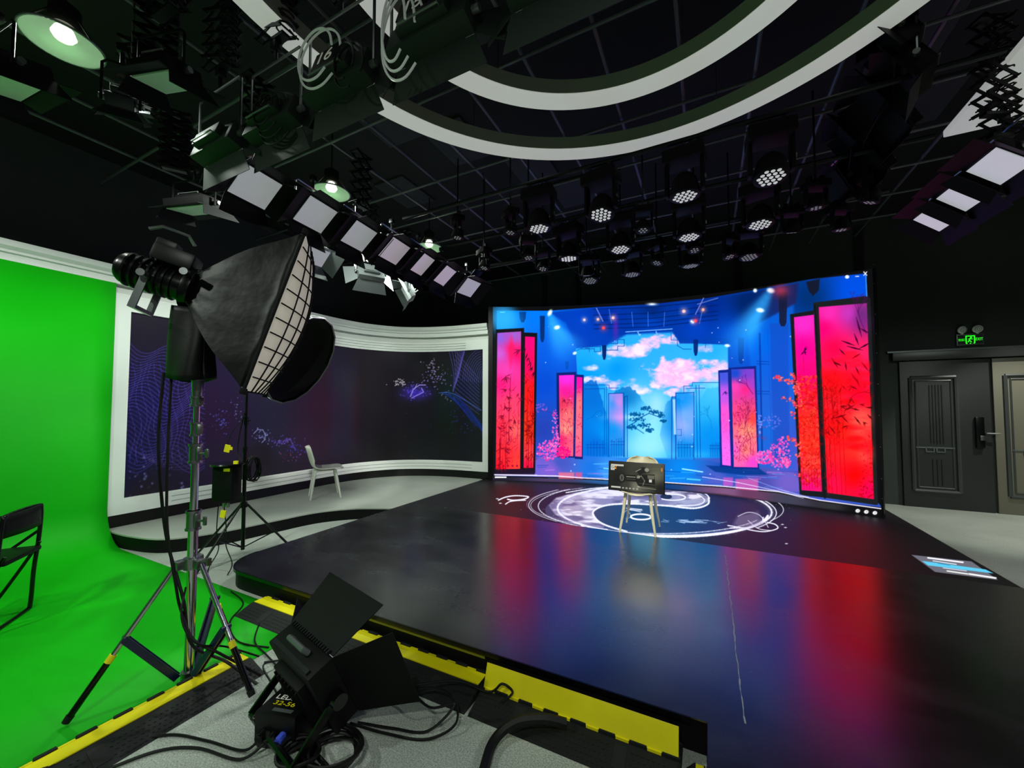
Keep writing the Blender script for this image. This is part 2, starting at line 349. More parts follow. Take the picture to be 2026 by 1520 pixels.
def twigs(C, x, y, L, a, depth, col, w, al=.8):
    ex, ey = x + math.cos(a) * L, y + math.sin(a) * L; C.line([(x, y), (ex, ey)], w, col, al)
    if depth > 0:
        for q in range(2 if depth > 1 else 3): twigs(C, ex, ey, L * rnd(.6, .85), a + rnd(-.8, .8), depth - 1, col, max(w * .75, .4), al)
def blossoms(C, x, y, rx, ry, n, cols, r0, r1, al=.9):
    for i in range(n):
        a = rnd(0, 2 * PI); q = math.sqrt(rnd(0, 1)); C.disc(x + math.cos(a) * q * rx, y + math.sin(a) * q * ry, rnd(r0, r1), cols[i % len(cols)], al)
def fret(C, pts, w, col, al=.9): C.line(pts, w, col, al, soft=.7)
def paint_led():
    C = Canvas(966, 520, 1756, 1030, 1.5, (12, 12, 14))
    # picture area (dark bezel stays around it)
    edge = [(983, 615), (1085, 615), (1180, 608), (1290, 602), (1400, 590), (1498, 573), (1600, 553), (1714, 541), (1718, 700), (1728, 860), (1734, 992), (1745, 1004), (1622, 990), (1540, 972), (1437, 962), (1306, 953), (1153, 945), (980, 942)]
    C.poly(edge, [(990, 630, (0, 130, 235)), (1060, 625, (0, 115, 235)), (1100, 700, (0, 85, 215)), (1200, 640, (0, 50, 170)), (1300, 615, (5, 45, 150)), (1420, 610, (0, 45, 150)), (1500, 590, (0, 45, 130)), (1560, 700, (0, 90, 215)), (1600, 590, (0, 45, 110)),
        (1690, 575, (0, 75, 215)), (1070, 760, (0, 70, 200)), (1075, 850, (30, 60, 170)), (1090, 930, (70, 80, 200)), (1150, 935, (60, 110, 220)), (1250, 930, (0, 120, 225)), (1350, 940, (20, 110, 210)), (1430, 940, (60, 80, 180)), (1520, 960, (70, 80, 170)), (1540, 820, (50, 80, 190)), (1570, 920, (80, 80, 190)), (1480, 680, (0, 75, 205))], soft=1.)
    # far sky window
    sky = [(1139, 690), (1200, 682), (1215, 665), (1245, 660), (1330, 655), (1345, 680), (1378, 680), (1440, 682), (1442, 906), (1152, 906)]
    C.poly(sky, [(1160, 740, (0, 150, 240)), (1220, 730, (0, 145, 240)), (1200, 700, (40, 170, 240)), (1290, 680, (40, 165, 240)), (1250, 790, (120, 205, 250)), (1400, 690, (30, 165, 240)), (1420, 760, (110, 205, 250)), (1290, 860, (110, 215, 250)), (1285, 900, (90, 195, 245)), (1340, 800, (60, 180, 245)), (1180, 860, (0, 130, 225)), (1400, 860, (0, 140, 230)), (1160, 900, (0, 100, 215)), (1430, 900, (0, 120, 220)), (1350, 900, (10, 140, 230))], soft=2)
    pk = [(1190, 690, (225, 195, 235)), (1300, 700, (240, 190, 235)), (1340, 740, (250, 175, 225)), (1400, 740, (235, 185, 235)), (1230, 760, (215, 180, 235)), (1260, 780, (200, 210, 250))]
    for (x, y, rx, ry, al, sd) in [(1345, 738, 78, 30, 1., 21), (1310, 752, 40, 18, .9, 22), (1335, 730, 62, 26, .95, 1), (1360, 745, 70, 20, .9, 2), (1225, 700, 40, 10, .7, 24), (1340, 672, 60, 14, .9, 25), (1425, 745, 22, 12, .9, 26), (1298, 675, 40, 16, .9, 3), (1245, 695, 55, 16, .8, 4), (1405, 735, 50, 22, .85, 5), (1200, 758, 60, 14, .75, 6), (1262, 770, 30, 13, .8, 7), (1355, 775, 45, 16, .8, 8), (1390, 690, 30, 10, .6, 9), (1165, 728, 18, 8, .5, 10)]:
        W = C.win(x - rx * 1.5, y - ry * 1.6, x + rx * 1.5, y + ry * 1.6); h, w = C.a[W[0], W[1]].shape[:2]; n = vnoise(h, w, 26, 5, sd, 1.2, .8)
        d = ((W[2] - x) / rx) ** 2 + ((W[3] - y) / ry) ** 2; m = np.clip((n - .28 - .30 * d) / .2, 0, 1) * al * C.pmask(W, sky, 1.5)
        C.mix(W, m, C.idw(*np.broadcast_arrays(W[2], W[3]), pk)); m2 = np.clip((n - .5 - .22 * d) / .18, 0, 1) * .75 * C.pmask(W, sky, 1.5); C.mix(W, m2, np.array((255, 232, 246.)))
    # mountains with mist
    def ridge(pts, col, al, sd):
        p2 = []
        for i in range(len(pts) - 1):
            for j in range(6): t = j / 6; p2.append((pts[i][0] + (pts[i + 1][0] - pts[i][0]) * t + rnd(-1.5, 1.5), pts[i][1] + (pts[i + 1][1] - pts[i][1]) * t + rnd(-2, 2)))
        C.poly(p2 + [pts[-1]], col, al, 2.)
    ridge([(1152, 760), (1170, 752), (1182, 756), (1190, 790), (1204, 830), (1208, 905), (1152, 905)], [(1170, 780, (0, 100, 200)), (1180, 880, (0, 100, 205)), (1200, 860, (0, 140, 230))], .9, 1)
    ridge([(1208, 800), (1215, 775), (1230, 768), (1246, 764), (1262, 778), (1276, 800), (1290, 812), (1296, 830), (1250, 850), (1210, 850)], [(1240, 785, (0, 110, 190)), (1250, 830, (70, 185, 240)), (1285, 815, (60, 180, 235))], .9, 2)
    ridge([(1304, 860), (1318, 800), (1330, 785), (1345, 790), (1352, 840), (1360, 905), (1320, 905)], [(1330, 800, (0, 120, 205)), (1340, 890, (0, 115, 215))], .85, 3)
    ridge([(1378, 800), (1400, 770), (1420, 765), (1440, 770), (1440, 905), (1378, 905)], [(1410, 790, (40, 175, 225)), (1420, 880, (0, 130, 225))], .6, 4)
    C.blob(1285, 880, 38, 30, (130, 215, 250), .7); C.blob(1240, 826, 36, 6, (170, 225, 250), .7); C.blob(1350, 900, 60, 8, (60, 190, 250), .6)
    for x, y, n in [(1398, 706, 1), (1402, 733, 1)]: pass
    for i in range(7): C.line([(1374 + i * 4, 731 - (i % 3)), (1376 + i * 4, 732 - (i % 3))], .8, (90, 100, 170), .9)
    C.blob(1290, 840, 26, 40, (150, 225, 252), .6); C.blob(1282, 885, 46, 22, (150, 225, 250), .7); C.blob(1300, 800, 20, 26, (190, 230, 255), .6)
    # pine tree in the middle
    tg = (0, 84, 145)
    for (x, y, rx, ry) in [(1258, 820, 16, 4), (1278, 808, 14, 4), (1295, 815, 12, 4), (1308, 822, 8, 6), (1312, 833, 6, 3), (1262, 830, 20, 5), (1275, 842, 14, 5), (1285, 852, 10, 4), (1250, 845, 12, 5)]:
        for i in range(46): a = rnd(0, 2 * PI); q = rnd(0, 1); C.disc(x + math.cos(a) * q * rx, y + math.sin(a) * q * ry, rnd(.8, 2.0), tg, .8)
    C.line([(1240, 845), (1256, 836), (1268, 826), (1284, 818), (1306, 826)], 1.6, (0, 80, 150)); C.line([(1250, 840), (1262, 850), (1274, 858)], 1.3, (0, 80, 150))
    C.line([(1160, 830), (1172, 826), (1180, 815), (1190, 812), (1191, 822), (1178, 826)], 1., (0, 95, 180), .7)
    twigs(C, 1408, 848, 16, -1.7, 4, (0, 105, 190), 1., .6)
    # right tall shutters and structure behind
    C.poly([(1475, 600), (1570, 590), (1575, 930), (1500, 925)], [(1510, 680, (0, 110, 230)), (1550, 700, (20, 90, 210)), (1515, 860, (0, 110, 220)), (1560, 880, (50, 80, 200))], .6, 6)
    C.line([(1503, 660), (1508, 900)], 3.5, (0, 50, 150), .8); C.line([(1519, 650), (1527, 905)], 1.5, (0, 80, 200), .6)
    C.poly([(1523, 640), (1560, 640), (1562, 910), (1530, 910)], (20, 60, 170), .45, 4)
    for y in (715, 774): C.line([(1497, y), (1522, y + 1)], 1.1, (0, 50, 150)); C.line([(1497, y + 5), (1522, y + 6)], 1., (0, 50, 150))
    # ceiling part of the picture
    C.poly([(1085, 618), (1180, 610), (1290, 604), (1400, 592), (1500, 576), (1580, 560), (1575, 600), (1500, 640), (1440, 682), (1345, 676), (1330, 658), (1240, 662), (1200, 684), (1140, 688), (1120, 640)], [(1150, 640, (0, 60, 185)), (1200, 625, (0, 40, 150)), (1290, 615, (0, 35, 110)), (1290, 640, (0, 60, 180)), (1400, 610, (0, 35, 130)), (1480, 600, (0, 30, 90)), (1440, 660, (0, 70, 190)), (1560, 590, (30, 30, 80)), (1180, 670, (0, 60, 180)), (1380, 650, (0, 60, 180))], .92, 5)
    for y0, y1 in [(612, 602), (624, 612), (634, 624), (643, 632), (651, 640)]: C.line([(1175, y0), (1290, y0 - 4), (1420, y1 - 8)], 1.6, (0, 25, 85), .8)
    for x, dy in [(1205, 0), (1250, 6), (1282, 6), (1315, 6), (1390, 0)]: C.line([(x, 612 + dy), (x + (x - 1290) * -.06, 640 + dy)], 1.3, (60, 120, 235), .8)
    C.line([(1238, 657), (1330, 651)], 1.6, (110, 180, 250)); C.line([(1262, 657), (1265, 664)], 2, (110, 180, 250)); C.line([(1298, 656), (1300, 662)], 2, (110, 180, 250))
    C.line([(1380, 602), (1420, 590)], 2., (90, 120, 200), .8); C.line([(1180, 610), (1193, 636)], 2., (120, 140, 230), .8); C.line([(1392, 590), (1376, 622)], 2., (130, 130, 220), .8)
    C.blob(1218, 650, 5, 24, (110, 30, 170), .6); C.blob(1290, 602, 9, 2.5, (230, 245, 255), 1)
    for x, y, r, c in [(1156, 633, 3, (255, 205, 200)), (1183, 632, 3, (255, 190, 180)), (1213, 629, 3.6, (255, 190, 190)), (1194, 649, 4, (230, 70, 90)), (1353, 616, 4, (255, 190, 190)), (1376, 635, 4, (240, 60, 80)), (1391, 613, 3.5, (255, 170, 140)), (1371, 638, 2.5, (200, 220, 255)), (1368, 636, 2, (255, 255, 255))]:
        C.blob(x, y, r * 1.8, r * 1.8, c, .5); C.disc(x, y, r * .8, c)
    # fretwork and hanging lanterns (dark blue)
    db = (0, 60, 150)
    fret(C, [(1141, 694), (1155, 687), (1188, 686), (1188, 696), (1176, 696), (1176, 690), (1150, 691)], 1.2, db); fret(C, [(1196, 693), (1222, 693), (1222, 685), (1235, 685), (1235, 672), (1222, 672), (1222, 680), (1208, 680)], 1.2, db)
    fret(C, [(1328, 660), (1328, 673), (1340, 673), (1340, 684), (1352, 691), (1368, 691)], 1.2, db); fret(C, [(1335, 665), (1350, 672), (1362, 676), (1352, 668)], 1.2, db); fret(C, [(1385, 674), (1405, 670), (1440, 672), (1440, 678), (1418, 678)], 1.2, db)
    fret(C, [(1158, 689), (1166, 689), (1166, 696)], 1.1, db); fret(C, [(1390, 680), (1396, 680), (1396, 688)], 1.1, db)
    def lantern(x, y0, y1, w, col):
        C.poly([(x - w, y0), (x + w, y0), (x + w * .85, y1 - 8), (x + w * .4, y1), (x - w * .4, y1), (x - w * .85, y1 - 8)], col, .95, 1.)
    lantern(1195.5, 683, 712, 4.5, (0, 30, 100)); lantern(1376.5, 672, 704, 4.8, (0, 35, 110)); lantern(1073, 625, 677, 5, (0, 40, 110)); lantern(1034, 617, 638, 7, (0, 55, 130)); lantern(1122, 715, 731, 4, (0, 70, 180))
    lantern(1466, 668, 720, 6, (0, 50, 150)); lantern(1549, 578, 646, 8.5, (20, 25, 55)); C.poly([(1595, 558), (1622, 552), (1620, 575), (1608, 586), (1600, 576)], (18, 22, 40), .95, 2)
    for (x, y) in [(1157, 768), (1348, 768)]: pass
    # light beams
    for (ax, ay, bx, by, wa, wb, al) in [(1088, 622, 1118, 700, 5, 34, .75), (1090, 640, 1150, 690, 4, 22, .4), (1524, 576, 1455, 690, 7, 42, .85), (1503, 615, 1480, 660, 5, 20, .5), (990, 622, 1010, 650, 24, 30, .4)]:
        for i in range(14):
            t = i / 13; C.blob(ax + (bx - ax) * t, ay + (by - ay) * t, wa + (wb - wa) * t * .8, wa + (wb - wa) * t * .8, (50, 175, 255), al * .55 * (1 - t * .85), 3.)
    for x, y, rx, ry, r in [(1088, 619, 4, 7, .5), (1102, 648, 6, 4, -.3), (1137, 699, 4, 3, -.4), (1525, 575, 8, 5, .2), (1504, 614, 8, 4.5, .15), (1439, 684, 5.5, 3, .1), (1494, 575, 4, 4, 0)]: C.blob(x, y, rx, ry, (235, 252, 255), 1, 4, rot=r)
    C.blob(1544, 575, 16, 12, (190, 50, 70), .7)
    # inner gates and screens of the far scene
    nb = (0, 65, 160)
    def gate(x0, y0, x1, y1): C.line([(x0, y1), (x0, y0), (x1, y0 - 1), (x1, y1)], 1.6, nb, .85)
    C.poly([(1205, 779), (1232, 778), (1234, 903), (1204, 903)], [(1210, 800, (60, 140, 235)), (1225, 795, (235, 130, 225)), (1228, 825, (225, 130, 225)), (1212, 850, (0, 135, 225)), (1225, 890, (0, 120, 215))], .8, 2)
    gate(1204, 779, 1234, 904); gate(1236, 785, 1241, 904)
    C.poly([(1337, 777), (1373, 779), (1374, 910), (1340, 908)], [(1345, 790, (0, 130, 225)), (1350, 840, (170, 170, 240)), (1360, 830, (120, 160, 240)), (1355, 890, (0, 130, 220))], .8, 2)
    gate(1337, 778, 1373, 910); gate(1329, 786, 1337, 908); C.poly([(1331, 790), (1336, 790), (1338, 860), (1333, 860)], (180, 215, 250), .8, 1)
    fret(C, [(1157, 762), (1205, 762), (1205, 768), (1222, 768)], 1.2, nb); fret(C, [(1157, 770), (1196, 769), (1196, 900)], 1.2, nb); fret(C, [(1200, 766), (1200, 900)], 1.0, nb)
    fret(C, [(1440, 757), (1370, 757), (1370, 764), (1353, 764), (1353, 778)], 1.2, nb); fret(C, [(1395, 768), (1358, 769)], 1.1, nb); fret(C, [(1377, 762), (1380, 905)], 1.2, nb); fret(C, [(1383, 762), (1386, 905)], 1.2, nb)
    for x0, x1, y in [(1208, 1236, 874), (1340, 1374, 880), (1404, 1425, 882), (1160, 1196, 880)]:
        fret(C, [(x0, y), (x1, y)], 1., nb, .8); fret(C, [(x0, y + 6), (x1, y + 6)], 1., nb, .8)
        for i in range(6): xx = x0 + (x1 - x0) * (i + .5) / 6; fret(C, [(xx, y - rnd(0, 9)), (xx, 904)], .9, nb, .8)
    fret(C, [(1340, 850), (1348, 850), (1348, 862), (1340, 862)], 1, nb, .7)
    # floor of the pictured hall
    C.poly([(1058, 905), (1150, 902), (1210, 905), (1330, 909), (1400, 912), (1440, 920), (1570, 935), (1600, 975), (1540, 972), (1437, 962), (1306, 953), (1153, 945), (1058, 943)], [(1090, 930, (130, 90, 200)), (1110, 915, (60, 80, 180)), (1170, 925, (20, 110, 215)), (1200, 935, (60, 150, 235)), (1350, 930, (0, 130, 230)), (1300, 915, (0, 110, 200)), (1420, 950, (80, 90, 190)), (1500, 955, (70, 70, 160)), (1560, 955, (110, 90, 190)), (1440, 920, (0, 70, 170))], .95, 3)
    for i in range(60):
        x = rnd(1060, 1560); y = 912 + rnd(0, 40) + (x - 1060) * .04; C.line([(x, y), (x + rnd(10, 45), y + rnd(-1, 3))], rnd(.8, 2.), [(90, 190, 255), (0, 60, 170), (200, 120, 220), (30, 130, 230)][i % 4], .5)
    C.line([(1195, 927), (1235, 931)], 2.5, (120, 220, 255), .8); C.line([(1350, 928), (1390, 934)], 2.5, (160, 235, 255), .9); C.line([(1360, 948), (1385, 950)], 3, (80, 210, 240), .8)
    for a, b, y0, y1, c in [(1105, 1136, 935, 948, (240, 110, 130)), (1138, 1152, 935, 948, (225, 80, 130)), (1431, 1450, 945, 962, (200, 80, 190)), (1455, 1500, 948, 972, (220, 90, 170))]: C.poly([(a, y0), (b, y0), (b, y1), (a, y1)], c, .75, 3)
    C.poly([(1396, 921), (1500, 926), (1520, 940), (1470, 940), (1415, 934)], (0, 50, 130), .85, 2)
    # red panels: frames then glowing faces
    fk = (14, 14, 20)
    def panel(inner, frame, pts, fc=fk):
        C.poly(frame, fc, 1, 1.); C.poly(inner, pts, 1, 1.)
    A1 = [(984, 659), (1031, 656), (1029, 928), (981, 929)]
    panel(A1, [(981, 652), (1037, 649), (1036, 940), (980, 940)], [(990, 670, (130, 90, 215)), (1020, 665, (150, 90, 200)), (1012, 690, (245, 20, 110)), (990, 700, (190, 90, 210)), (1000, 730, (230, 60, 170)), (1025, 700, (250, 0, 90)), (990, 760, (245, 20, 120)), (1010, 800, (250, 60, 100)), (1020, 850, (250, 90, 90)), (990, 850, (250, 40, 70)), (1000, 900, (255, 40, 50)), (985, 925, (250, 10, 30)), (1025, 920, (255, 60, 50))])
    A2 = [(1039, 666), (1058, 667), (1055, 926), (1036, 926)]
    panel(A2, [(1036, 658), (1063, 659), (1059, 936), (1034, 936)], [(1048, 672, (240, 0, 120)), (1045, 720, (240, 0, 90)), (1048, 780, (245, 20, 20)), (1045, 850, (250, 50, 10)), (1050, 900, (255, 70, 70)), (1040, 920, (240, 10, 70))])
    C.poly([(981, 929), (1058, 928), (1058, 942), (980, 942)], (30, 15, 40), .9, 2); C.line([(978, 939), (1062, 940)], 1.5, (200, 180, 240), .9)
    C.poly([(1012, 665), (1018, 690), (1010, 730), (1005, 690)], (255, 20, 90), .7, 6)
    B1 = [(1106, 743), (1136, 742), (1134, 903), (1108, 902)]
    panel(B1, [(1101, 738), (1140, 736), (1137, 906), (1102, 905)], [(1120, 750, (240, 40, 220)), (1120, 775, (235, 20, 150)), (1112, 800, (220, 50, 80)), (1125, 820, (240, 110, 110)), (1120, 850, (250, 150, 130)), (1108, 870, (245, 20, 110)), (1130, 890, (255, 90, 120))], (10, 30, 110))
    B2 = [(1141, 746), (1152, 747), (1151, 904), (1138, 903)]
    panel(B2, [(1138, 741), (1155, 742), (1153, 909), (1137, 908)], [(1146, 752, (245, 10, 160)), (1146, 800, (250, 110, 120)), (1145, 860, (250, 110, 130)), (1145, 900, (255, 80, 140))], (10, 30, 110))
    D1 = [(1424, 738), (1440, 737), (1446, 922), (1429, 920)]
    panel(D1, [(1421, 733), (1442, 731), (1449, 925), (1425, 924)], [(1432, 745, (60, 80, 210)), (1432, 780, (190, 80, 220)), (1436, 820, (245, 80, 200)), (1436, 900, (245, 100, 230))], (10, 35, 130))
    D2 = [(1447, 731), (1492, 730), (1499, 925), (1452, 924)]
    panel(D2, [(1441, 728), (1496, 724), (1502, 929), (1448, 928)], [(1455, 740, (0, 70, 200)), (1480, 740, (110, 60, 200)), (1455, 765, (250, 60, 170)), (1475, 770, (250, 30, 120)), (1490, 760, (150, 60, 200)), (1465, 820, (250, 60, 130)), (1490, 830, (250, 60, 60)), (1480, 850, (255, 160, 110)), (1475, 890, (255, 130, 110)), (1455, 890, (245, 90, 200)), (1490, 915, (250, 60, 200))], (10, 35, 130))
    E1 = [(1571, 628), (1610, 623), (1626, 973), (1586, 970)]
    panel(E1, [(1563, 622), (1611, 614), (1632, 985), (1582, 980)], [(1590, 640, (235, 40, 190)), (1590, 690, (255, 0, 140)), (1595, 740, (255, 0, 120)), (1600, 780, (255, 20, 60)), (1595, 830, (255, 40, 30)), (1600, 880, (255, 50, 30)), (1605, 920, (255, 60, 50)), (1600, 960, (245, 10, 120))], (20, 24, 28))
    E2 = [(1620, 608), (1715, 600), (1729, 988), (1637, 975)]
    panel(E2, [(1609, 599), (1718, 585), (1735, 1000), (1632, 985)], [(1640, 620, (235, 40, 170)), (1680, 620, (190, 50, 180)), (1705, 620, (110, 40, 120)), (1630, 650, (255, 0, 110)), (1650, 690, (255, 0, 70)), (1690, 700, (250, 30, 90)), (1650, 760, (255, 20, 20)), (1700, 780, (255, 0, 50)), (1660, 850, (255, 20, 10)), (1705, 840, (255, 70, 60)), (1690, 890, (255, 40, 30)), (1690, 940, (255, 0, 0)), (1650, 960, (255, 10, 70)), (1720, 970, (235, 0, 80))], (24, 28, 30))
    C.poly([(1716, 590), (1722, 590), (1737, 1000), (1730, 996)], (24, 28, 28), 1, 1); C.line([(1611, 620), (1631, 975)], 2., (110, 60, 180), .8); C.line([(1612, 605), (1632, 985)], 4.5, (16, 20, 22))
    for (y, x0, x1) in [(845, 1672, 1712), (868, 1672, 1710), (885, 1678, 1715), (795, 1660, 1700)]: C.blob((x0 + x1) / 2, y, (x1 - x0) / 2, 6, (255, 0, 10), .8, 4)
    C.blob(1705, 830, 20, 24, (255, 90, 75), .6, 3); C.blob(1712, 900, 16, 20, (255, 80, 70), .6, 3)
    # ink bamboo on the faces
    dk = (120, 0, 25); dk2 = (60, 0, 40)
    bamboo(C, 984, 860, 1010, 928, 5, (130, 0, 20), 12); bamboo(C, 1004, 735, 1028, 880, 4, (150, 10, 50), 9); leafspray(C, 1000, 745, 14, 8, (140, 20, 60), .8, 1.2); leafspray(C, 1030, 692, 16, 7, (110, 10, 60), 2.6, .6); bamboo(C, 982, 800, 1005, 925, 5, (150, 0, 25), 10)
    bamboo(C, 1039, 760, 1055, 925, 6, (130, 0, 10), 9, .9, .02); [leafspray(C, 1040 + i * 3.5, 690 + i * 9, 13, 3, (70, 0, 40), 2.0, .5, 1.8) for i in range(6)]
    for i in range(5): C.disc(987 + i * 9, 922, 2.4, (150, 0, 40), .8)
    for i in range(30): leafspray(C, rnd(1112, 1132), rnd(785, 890), 6, 1, (160, 30, 60), rnd(0, 3), .5, 1.2)
    for i in range(30): leafspray(C, rnd(1141, 1150), rnd(760, 895), 5, 1, (150, 20, 70), rnd(0, 3), .5, 1.1)
    leafspray(C, 1117, 790, 9, 8, (130, 10, 60), 1, 1.5)
    twigs(C, 1486, 900, 34, -1.62, 4, (130, 20, 90), 1.3, .8); twigs(C, 1462, 915, 30, -1.5, 5, (150, 30, 90), 1.1, .7); twigs(C, 1490, 780, 14, -2.2, 4, (60, 20, 120), 1.2, .8)
    for i in range(70): leafspray(C, rnd(1452, 1480), rnd(785, 900), 6, 1, (140, 20, 70), rnd(0, 3), .7, 1.2)
    for i in range(40): C.disc(rnd(1430, 1444), rnd(820, 915), rnd(.6, 1.4), (200, 60, 150), .6)
    leafspray(C, 1433, 776, 7, 6, (20, 20, 110), 1.5, 2.4); leafspray(C, 1590, 695, 11, 9, (60, 0, 60), .6, 1.9, 2.2); C.line([(1589, 700), (1592, 760)], .8, (160, 0, 70))
    for i in range(170):                                        # dense blossom mass on the inner right panel
        t = rnd(0, 1); y = 745 + 215 * t; x = rnd(1576 + .045 * (y - 628), 1609 + .045 * (y - 628)); C.disc(x, y, rnd(1.2, 3.0), (255, 85, 55) if i % 2 else (250, 60, 40), .75); C.line([(x, y), (x + rnd(-6, 6), y + rnd(-7, 7))], .9, (150, 0, 0), .8)
    for i in range(7): C.line([(1589 + i * 5.5, 930 + rnd(-4, 4)), (1591 + i * 5.4, 968)], .9, (150, 0, 50), .8)
    for i in range(90):
        x = rnd(1626, 1660); y = rnd(740, 880); C.line([(x, y), (x + rnd(-9, 9), y + rnd(-8, 8))], .9, (150, 0, 0), .7)
    for x in (1660, 1668, 1641, 1634, 1650): C.line([(x - 6, 740 + rnd(0, 40)), (x, 860), (x + 6, 978)], 1.4, (160, 0, 5), .75)
    for i in range(80): C.disc(rnd(1700, 1728), 985 - abs(rnd(0, 1)) * 150 * rnd(.2, 1), rnd(1, 2.4), (170, 0, 10), .6)
    twigs(C, 1714, 660, 26, -2.0, 5, (70, 10, 80), 1.6, .8); C.blob(1705, 640, 18, 22, (90, 30, 110), .5)
    for (x, y, a, L) in [(1694, 628, 1.3, 42), (1690, 660, 1.2, 26), (1702, 650, .5, 20), (1664, 674, .35, 30), (1675, 685, .25, 34), (1700, 690, -.5, 26), (1660, 690, .8, 20), (1645, 708, 1.0, 24), (1650, 716, .5, 18), (1672, 716, 1.4, 18), (1692, 725, 1.1, 22), (1704, 716, .9, 24), (1684, 738, 1.0, 24), (1694, 748, 1.2, 20), (1680, 762, .5, 20), (1702, 700, 2.6, 20), (1650, 828, -.3, 26), (1662, 820, .8, 24), (1672, 812, -.5, 22), (1690, 824, .9, 22), (1712, 806, .1, 18), (1700, 812, 3.4, 16), (1640, 842, .9, 22), (1630, 850, .7, 18), (1716, 820, .8, 16)]:
        C.line([(x, y), (x + math.cos(a) * L * .5, y + math.sin(a) * L * .5)], .8, dk2 if y < 700 else (75, 0, 12), 1, w1=3.6); C.line([(x + math.cos(a) * L * .5, y + math.sin(a) * L * .5), (x + math.cos(a) * L, y + math.sin(a) * L)], 3.6, dk2 if y < 700 else (75, 0, 12), 1, w1=.5)
    for (x0, y0, x1, y1, n_, c_) in [(1626, 740, 1664, 880, 120, (140, 0, 0)), (1626, 900, 1650, 970, 30, (150, 0, 10)), (984, 760, 1028, 920, 90, (150, 10, 40)), (1038, 740, 1056, 920, 80, (130, 0, 10)), (1110, 780, 1134, 895, 60, (190, 40, 70)), (1454, 790, 1492, 915, 120, (170, 30, 80)), (1580, 900, 1618, 962, 60, (160, 0, 20))]:
        for i in range(n_):
            x = rnd(x0, x1) + .045 * (y0 - 628 if x0 > 1560 else 0) * 0; y = rnd(y0, y1); a = rnd(-2.6, -.5); L = rnd(4, 12); C.line([(x, y), (x + math.cos(a) * L * .5 + rnd(-1.5, 1.5), y + math.sin(a) * L * .5), (x + math.cos(a) * L, y + math.sin(a) * L)], .9, c_, .7)
    for x, y, L in [(1640, 905, 34), (1655, 880, 40), (1632, 860, 30), (1668, 850, 34)]: twigs(C, x, y, L, -1.5, 5, (130, 0, 0), 1.2, .75)
    for i in range(12): leafspray(C, rnd(1634, 1712), rnd(760, 850), 16, 3, (110, 0, 10), rnd(0, 3), .6, 2.0)
    for i in range(10): leafspray(C, rnd(984, 1028), rnd(740, 900), 13, 4, (120, 0, 40), rnd(.3, 2.8), .6, 1.7)
    C.noisemix([(1622, 700), (1722, 690), (1729, 980), (1637, 970)], (255, 0, 20), 30, .5, .7, .5, 44, 2.2, .6); C.noisemix([(1570, 740), (1616, 740), (1626, 965), (1586, 962)], (200, 0, 0), 5, .5, .6, .45, 45)
    # blossoming branches
    pkc = [(240, 60, 170), (225, 90, 200), (250, 120, 190), (215, 50, 160)]
    blossoms(C, 1082, 892, 20, 20, 120, pkc, .9, 2.4); blossoms(C, 1100, 880, 8, 28, 60, pkc, .9, 2.4); blossoms(C, 1098, 840, 6, 30, 40, pkc, .8, 2.); blossoms(C, 1070, 808, 12, 10, 26, [(120, 80, 200), (200, 80, 180)], .8, 2.0, .7); blossoms(C, 1115, 895, 14, 12, 70, [(250, 0, 120), (240, 30, 130)], 1, 2.6)
    C.line([(1060, 812), (1085, 815), (1098, 820)], 1.4, (60, 40, 130), .6)
    blossoms(C, 1512, 905, 16, 14, 110, pkc, 1, 2.6); blossoms(C, 1540, 900, 24, 26, 130, pkc, 1, 2.6, .8); blossoms(C, 1556, 915, 10, 10, 40, [(250, 60, 150), (250, 110, 190)], 1.2, 2.8); blossoms(C, 1552, 872, 14, 10, 24, pkc, 1, 2.4, .9); blossoms(C, 1527, 835, 18, 16, 40, [(110, 120, 220), (130, 110, 220)], .8, 2., .6); blossoms(C, 1503, 838, 4, 20, 22, [(120, 160, 240), (150, 130, 230)], .9, 2., .7)
    rc = [(250, 70, 60), (255, 110, 90), (235, 50, 90)]
    for p, q, n in [((1533, 746), (1576, 760), 40), ((1566, 740), (1580, 770), 24), ((1574, 765), (1585, 800), 30), ((1546, 788), (1560, 791), 8), ((1566, 796), (1582, 804), 16), ((1568, 815), (1574, 826), 6), ((1557, 864), (1586, 884), 28), ((1578, 900), (1586, 904), 8), ((1572, 938), (1582, 940), 4)]:
        C.line([p, q], 1., (150, 50, 90), .8)
        for i in range(n): t = rnd(0, 1); C.disc(p[0] + (q[0] - p[0]) * t + rnd(-5, 5), p[1] + (q[1] - p[1]) * t + rnd(-5, 5), rnd(1, 2.4), rc[i % 3], .9)
    for i in range(46): C.disc(rnd(1065, 1570), rnd(640, 945), rnd(.5, 1.5), (200, 220, 255), .8)
    # base line and dark foot of the wall
    C.line([(979, 940), (1100, 942), (1153, 946), (1306, 954), (1437, 963), (1540, 973), (1622, 990), (1745, 1007)], 2., (235, 230, 250), .95)
    C.line([(1390, 944), (1460, 955), (1540, 972), (1590, 986)], 1.4, (225, 220, 255), .8); C.line([(1540, 968), (1600, 984)], 1.4, (200, 200, 255), .7); C.line([(1480, 946), (1560, 975)], 1.2, (150, 170, 240), .7)
    foot = [(979, 943), (1153, 949), (1306, 957), (1437, 966), (1540, 976), (1622, 993), (1745, 1010), (1760, 1030), (966, 1030), (966, 943)]
    C.poly(foot, [(980, 950, (30, 26, 40)), (1100, 950, (70, 55, 90)), (1200, 952, (40, 90, 150)), (1300, 962, (10, 60, 120)), (1440, 972, (120, 80, 120)), (1480, 975, (100, 55, 90)), (1560, 990, (60, 60, 78)), (1640, 1002, (44, 44, 50)), (1700, 1015, (12, 12, 14)), (1745, 1018, (10, 10, 11))], 1, 1.5)
